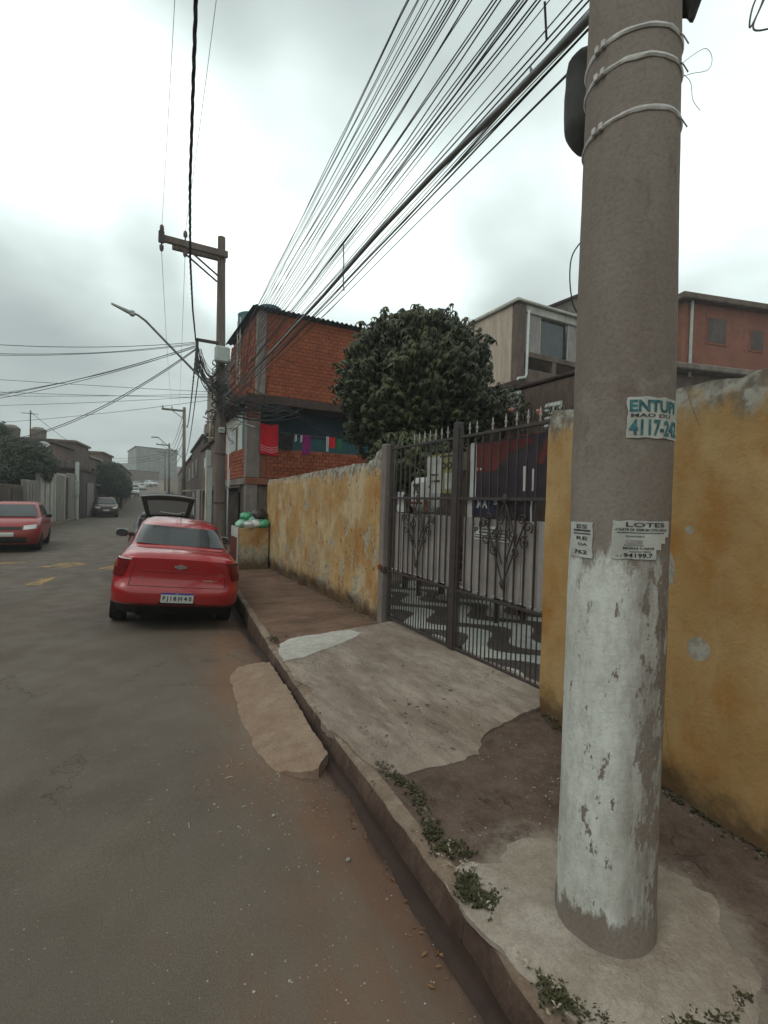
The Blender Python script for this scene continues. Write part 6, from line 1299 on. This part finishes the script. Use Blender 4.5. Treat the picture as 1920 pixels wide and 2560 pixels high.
def opening(t,a,b,f0,f1,z0_,z1_,mat='window_glass',frame='render_grey',name='window',out=.06):
    """opening on the street edge a->b between fractions f0..f1; sits proud"""
    a=Vector(a);b=Vector(b); d=(b-a); L=d.length; d.normalize(); n=Vector((d.y,-d.x)); M_=Matrix(((d.x,n.x,0,a.x),(d.y,n.y,0,a.y),(0,0,1,0),(0,0,0,1)))
    o=part(MB().use(frame).bbox(f0*L,f1*L,-.02,out,z0_,z1_,.01,M_),name,t); part(MB().use(mat).bbox(f0*L+.07,f1*L-.07,out+.001,out+.015,z0_+.07,z1_-.07,.003,M_),'pane' if name=='window' else 'leaf',o)
# low walls and gates of the left street front (29 m .. 40 m)
def seg_wall(a,b,h,mat,name,label,cat,panels=0,pm='pvc_white',th=.18,z=None):
    a=Vector(a);b=Vector(b); d=b-a; L=d.length; d.normalize(); n=Vector((d.y,-d.x)); M_=Matrix(((d.x,n.x,0,a.x),(d.y,n.y,0,a.y),(0,0,1,0),(0,0,0,1))); z0_=(zg(a.y) if z is None else z)
    t=thing(name,(a.x,a.y,z0_),label,cat); part(MB().use(mat).bbox(0,L,-th,0,z0_-.1,z0_+h,.02,M_),'wall_panel',t)
    for k in range(panels):
        u=L*(k+.15)/panels; part(MB().use(pm).bbox(u,u+L*.7/panels,.002,.03,z0_+.15,z0_+h-.12,.01,M_),'gate_board',t)
    return t
seg_wall((-5.0,-2),(-5.0,17),2.2,'render_grey','boundary_wall','long grey boundary wall on the left side of the street behind the red hatchback','wall')
seg_wall((-4.55,17.2),(-4.15,27),2.1,'render_brown','boundary_wall','dark brown wall behind the red hatchback on the left','wall',4,'far_dark')
seg_wall((-4.1,27.2),(-3.95,29.6),2.35,'far_pale','boundary_wall','pale wall with grey gate boards under the tree on the left','wall',4,'gate_sheet')
seg_wall((-3.93,29.8),(-3.6,32.4),2.9,'far_pale','street_gate','tall pale boarded gate in the left street front','gate',3,'white_render')
seg_wall((-3.58,32.5),(-3.3,35.0),2.9,'white_render','boundary_wall','whitish wall piece beside the narrow dark door on the left','wall',1,'far_pale')
seg_wall((-3.29,35.1),(-3.22,35.6),2.7,'far_dark','door_wall','narrow dark doorway in the left street front','wall')
seg_wall((-3.2,35.7),(-2.95,38.4),3.0,'far_pale','boundary_wall','grey-white wall beside the white standpipe on the left','wall')
post=thing('white_post',(-3.0,37.6,0),'white pipe post standing above the left street front','post'); part(MB().use('pvc_white').lathe([(.12,0),(.12,3.7),(.09,3.8),(.0,3.82)],12,(-2.95,37.9,0)),'pipe',post,smooth=50); part(MB().use('pvc_white').bbox(-3.15,-2.8,37.6,37.75,1.6,2.6,.03),'meter_panel',post)
g=lbuild('dark_garage','dark open garage front beside the parked car on the left',[(-2.85,39),(-2.2,44.5),(-6,46),(-7,40)],3.3,'far_dark'); opening(g,(-2.85,39),(-2.2,44.5),.35,.8,0,2.6,'gate_sheet','far_dark','door')
# houses behind
h=lbuild('low_house','low dark house with a long pale roof edge on the left',[(-6.4,14),(-5.3,29),(-12,30),(-13,15)],2.7,'far_dark',roof='far_pale')
opening(h,(-6.4,14),(-5.3,29),.25,.35,1.2,2.1); opening(h,(-6.4,14),(-5.3,29),.55,.68,.9,2.2,'far_pale')
LH=[(37,42.5,4.9,'far_reddish','reddish house with small windows behind the left gates','far_dark'),(42.6,47.5,5.5,'render_brown','taller brownish house just behind the dark garage','far_reddish'),(47.6,53,4.8,'far_reddish','reddish middle house of the left row with a pale roof edge','far_pale'),(53.1,58.5,5.6,'far_reddish','reddish house with roof box in the left row, fourth from the pale gates','far_reddish'),(58.6,65,5.0,'render_grey','greyish last house of the near left row before the bend','far_dark')]
lx=lambda y:-4.3+(y-37)*.132
for (ya,yb,hh,mt_,lb,rf_) in LH:
    a=(lx(ya),ya); b=(lx(yb),yb); h=lbuild('row_house',lb,[a,b,(b[0]-8,yb+1),(a[0]-8,ya+1)],hh,mt_,roof=rf_)
    opening(h,a,b,.15,.38,2.9,4.0); opening(h,a,b,.6,.82,2.8,4.0,'far_dark'); opening(h,a,b,.5,.9,.1,2.3,'gate_sheet','far_dark','door')
    part(MB().use('render_grey' if mt_!='render_grey' else 'far_grey').lathe([(.5,0),(.55,.8),(.3,1.0),(.05,1.02)],14,(a[0]-2.5,ya+2.5,hh+.17)),'water_tank',h,smooth=40)
    part(MB().use('far_pale').bbox(a[0]-.25,b[0]+.1,ya+.3,yb-.3,2.45,2.55,.02),'ledge',h)
h=LH and h
opening(h,(-12,38),(-4.3,37),.62,.63,2.9,3.0) if False else None
for k,(x,y,w,hh,mt_,lb) in enumerate([(-9.5,36,3,4.4,'far_reddish','small brick house peeping over the low dark roof on the left'),(-13,37,3,5.2,'render_brown','narrow brown house left of the small brick house on the skyline'),(-17.5,36,3.5,4.6,'far_reddish','low brick house at the far left skyline'),(-12,50,4,6.6,'render_grey','grey upper house on the hill behind the left row'),(-20,56,5,7.6,'far_reddish','brick house stacked highest on the left hill')]):
    q=[(x-w/2,y),(x+w/2,y+.3),(x+w/2,y+5),(x-w/2,y+5)]; h=lbuild('hill_house',lb,q,hh,mt_,roof='far_dark' if k%2 else 'far_reddish'); opening(h,q[0],q[1],.15,.4,hh-1.7,hh-.7); opening(h,q[0],q[1],.6,.85,hh-1.7,hh-.7)
d=thing('satellite_dish',(-4.6,36.3,4.5),'white satellite dish on the corner of the reddish house','satellite dish'); part(MB().use('plate_white').lathe([(.0,0),(.2,.03),(.36,.10),(.37,.10),(.2,.01),(0,-.02)],20,(0,0,0),False),'reflector',d,local=True,smooth=True); part(MB().use('gate_iron').tube([(0,0,0),(0,0,.5)],.02,5),'feed_arm',d,local=True); part(MB().use('gate_iron').tube([(0,0,0),(.2,0,-.6)],.03,5),'mast',d,local=True); d.rotation_euler=(math.radians(75),0,math.radians(20))
h=lbuild('hill_house','distant reddish brick house on the left skyline',[(-16,41),(-8.5,43),(-9,52),(-19,50)],5.7,'far_reddish'); opening(h,(-16,41),(-8.5,43),.3,.42,3.4,4.6); opening(h,(-16,41),(-8.5,43),.65,.78,3.4,4.6)
h=lbuild('hill_house','taller brick house at the left edge of the skyline',[(-24,38),(-15.5,40),(-16,50),(-28,48)],7.0,'far_reddish'); opening(h,(-24,38),(-15.5,40),.7,.85,4.2,5.4)
tank(-13.2,44,5.9,.7,1.1,'water tank on the roof of a distant brick house','far_grey'); 
ht=thing('roof_turret',(-15.6,45,5.5),'small brick box room on the distant left roofline','roof room'); part(MB().use('far_reddish').bbox(-16.2,-15,44.5,46,5.8,7.2,.05),'wall',ht)
for (x,y,z,hh,lb) in [(-10.8,43.5,5.9,2.1,'thin aerial mast on the distant brick roof left of the tree'),(-10.2,43.6,5.9,1.6,'shorter aerial mast beside it on the brick roof'),(-5.6,38.5,5.0,2.0,'mast at the near corner of the reddish house')]:
    t=thing('aerial_mast',(x,y,z),lb,'aerial'); part(MB().use('gate_iron').tube([(x,y,z),(x,y,z+hh)],.035,5),'mast',t); part(MB().use('gate_iron').tube([(x-.5,y,z+hh*.9),(x+.4,y,z+hh*.9)],.02,4),'boom',t)
tree('street_tree',(-5.0,31,-.1),(-4.95,31,3.15),(1.7,1.7,1.45),'dark green bushy tree over the pale gates on the left','leaf_far',0,5200,.12,.14,seed=11)
tree('street_tree',(-7.6,34,-.1),(-7.4,34.5,4.9),(1.5,1.6,1.1),'greyish green tree top behind the first left tree','leaf_far',0,2600,.13,.14,seed=12)
tree('street_tree',(-6.2,25,-.1),(-6.0,25,2.4),(1.6,2.0,.9),'dark low tree under the pale roof edge at the left','leaf_far',0,2600,.13,.12,seed=13)
tree('street_tree',(-1.9,52,0),(-1.5,52,3.0),(1.5,2.4,1.9),'dark tree overhanging the left kerb beyond the garage','leaf_far',0,3600,.15,.16,seed=14)
tree('street_tree',(-.7,62,.1),(-.5,63,2.6),(1.1,3.0,1.6),'dark tree farther along the left kerb before the far cars','leaf_far',0,2600,.17,.16,seed=15)
# far end of the street
h=lbuild('grey_block','pale grey multi-storey block closing the view at the far end of the street',[(2.3,176),(15,181),(16,200),(0,200)],17.5,'far_grey',roof='far_dark',z=4)
for k in range(4):
    for j in range(5): opening(h,(2.3,176),(15,181),.06+.24*k,.24+.24*k-.02,6.3+2.3*j,7.9+2.3*j,'far_grey','render_grey',out=.15)
h=lbuild('brown_block','low brown buildings at the foot of the grey block',[(.5,160),(8.5,165),(9,172),(0,172)],9.0,'far_reddish',z=4)
h=lbuild('reddish_house','reddish house at the bend of the street on the left',[(-.8,66),(.6,95),(-8,96),(-9,66)],5.2,'far_reddish'); 
for k in range(3): opening(h,(-.8,66),(.6,95),.1+.3*k,.2+.3*k,2.6,4.)
# right-hand row beyond the brick house
h=lbuild('pale_house','pale house with a jutting upper room just beyond the brick house',[(4.2,33),(3.75,21.6),(10,21.6),(10,33)],4.6,'far_reddish'); opening(h,(4.2,33),(3.75,21.6),.2,.4,2.9,4.1); opening(h,(4.2,33),(3.75,21.6),.6,.9,0,2.4,'far_dark','render_grey','door')
part(MB().use('far_pale').bbox(3.3,4.6,22.0,24.5,5.2,7.3,.04),'upper_room',h); part(MB().use('render_grey').bbox(3.2,4.7,21.9,24.6,4.6,5.18,.04),'balcony',h)
h=lbuild('brown_house','dark brown narrow house in the right-hand row',[(5.0,46),(4.3,33.2),(11,33.2),(11,46)],5.6,'far_dark'); opening(h,(5.0,46),(4.3,33.2),.15,.3,3.2,4.6,'far_pale'); opening(h,(5.0,46),(4.3,33.2),.5,.65,3.2,4.6); opening(h,(5.0,46),(4.3,33.2),.2,.5,0,2.3,'render_grey','far_dark','door'); opening(h,(5.0,46),(4.3,33.2),.62,.9,0,2.3,'gate_sheet','far_dark','door')
d=thing('satellite_dish',(4.35,30.5,5.6),'white satellite dish on the roof of the right-hand row','satellite dish'); part(MB().use('plate_white').lathe([(.0,0),(.2,.02),(.4,.09),(.41,.09),(.2,.0),(0,-.02)],20,(0,0,0),False),'reflector',d,local=True,smooth=True); part(MB().use('gate_iron').tube([(0,0,0),(.1,0,-.7)],.03,5),'mast',d,local=True); d.rotation_euler=(math.radians(80),0,math.radians(-15))
h=lbuild('grey_house','weathered grey house farther along the right-hand row',[(6.6,72),(5.2,46.5),(13,46.5),(14,72)],5.4,'render_brown')
for k in range(4): opening(h,(6.6,72),(5.2,46.5),.1+.22*k,.2+.22*k,3.2,4.6,'far_pale' if k%2 else 'window_glass'); opening(h,(6.6,72),(5.2,46.5),.1+.22*k,.24+.22*k,.2,2.3,'far_dark','render_grey','door')
h=lbuild('tan_house','tan house near the bend on the right',[(9.4,110),(7.2,73),(16,73),(18,110)],6.2,'far_reddish')
for k in range(4): opening(h,(9.4,110),(7.2,73),.1+.2*k,.2+.2*k,3.6,5.)
# dark kiosk with an awning beside the pavement
k_=thing('kiosk',(3.0,18.5,.05),'dark street stall with a slanted pale awning and triangular sign','kiosk'); 
part(MB().use('far_dark').bbox(2.62,3.7,17.6,20.2,0,1.95,.02),'cabin',k_); part(MB().use('far_pale').add([(1.9,17.5,1.90),(3.75,17.5,2.12),(3.75,20.3,2.12),(1.9,20.3,1.90),(1.9,17.5,1.95),(3.75,17.5,2.17),(3.75,20.3,2.17),(1.9,20.3,1.95)],[(0,3,2,1),(4,5,6,7),(0,1,5,4),(1,2,6,5),(2,3,7,6),(3,0,4,7)]),'awning',k_); part(MB().use('pvc_white').tube([(2.0,17.6,0),(2.0,17.6,1.9)],.02,6),'awning_post',k_)
part(MB().use('pvc_white').add([(2.78,17.585,1.55),(2.96,17.585,1.55),(2.93,17.585,1.72),(2.87,17.585,1.80),(2.81,17.585,1.72)],[(0,1,2,3,4)]),'triangular_sign',k_); part(MB().use('far_dark').add([(2.85,17.575,1.59),(2.90,17.575,1.59),(2.89,17.575,1.70),(2.865,17.575,1.70)],[(0,1,2,3)]),'sign_mark',k_)
# farther poles
def far_pole(x,y,h,label,lampy=True):
    z=zg(y); t=thing('utility_pole',(x,y,z),label,'utility pole'); part(MB().use('pole_grey').tube([(x,y,z),(x-.1,y,z+h)],[.19,.13],10),'shaft',t,smooth=True); part(MB().use('pole_grey').bbox(x-2.0,x,y-.15,y-.05,z+h-.45,z+h-.27,.01),'crossarm',t); part(MB().use('gate_iron').tube([(x-1.1,y-.1,z+h-.45),(x-.1,y-.1,z+h-1.1)],.03,5),'brace',t)
    for dx in (-1.9,-1.15): part(MB().use('pole_grey').lathe([(.04,0),(.06,.12),(.02,.26)],8,(x+dx,y-.1,z+h-.27)),'insulator',t)
    if lampy:
        l=thing('street_lamp',(x,y,z+h*.55),'street lamp arm on '+label,'street lamp'); part(MB().use('wire_aluminium').tube([(x,y,z+h*.52),(x-1.3,y-.1,z+h*.62),(x-2.2,y-.1,z+h*.70)],.035,6),'arm',l); part(MB().use('box_grey').bbox(x-2.8,x-2.15,y-.2,y,z+h*.70-.04,z+h*.70+.07,.02),'lamp_head',l)
    return t
far_pole(4.6,48,9.9,'the first pole beyond the brick house'); far_pole(6.0,86,9.5,'the slim second pole far down on the right'); far_pole(7.4,118,9,'the most distant pole on the right rise',False)
for i in range(5): cable((4.4,48,9.3-.9*i),(5.9,86,9.8-.6*i),.9,.022,'wire between the far right poles','wires between the far poles',n=12)
for i in range(3): cable((4.4,48,6.2-.2*i),(-6,60,6.3-.3*i),1.0,.014,'thin wire crossing from the first far pole to the left roofs','wires to the left roofs',n=12)
cable((-5.6,38.5,6.9),(-1.2,62,5.0),.5,.015,'wire from the roof mast along the reddish house','wires to the left roofs',n=12)

# ------------------------------------------------------------------ damp air
m=bpy.data.materials.new('haze_air'); m.use_nodes=True; nt=m.node_tree; nt.nodes.clear()
o_=nt.nodes.new('ShaderNodeOutputMaterial'); v_=nt.nodes.new('ShaderNodeVolumePrincipled'); v_.inputs['Color'].default_value=(.88,.91,.9,1); v_.inputs['Density'].default_value=.0020; v_.inputs['Anisotropy'].default_value=.2; nt.links.new(v_.outputs[0],o_.inputs['Volume']); MATS['haze_air']=m
solo(MB().use('haze_air').box(-420,420,-320,420,-2,34),'haze',kind='stuff')
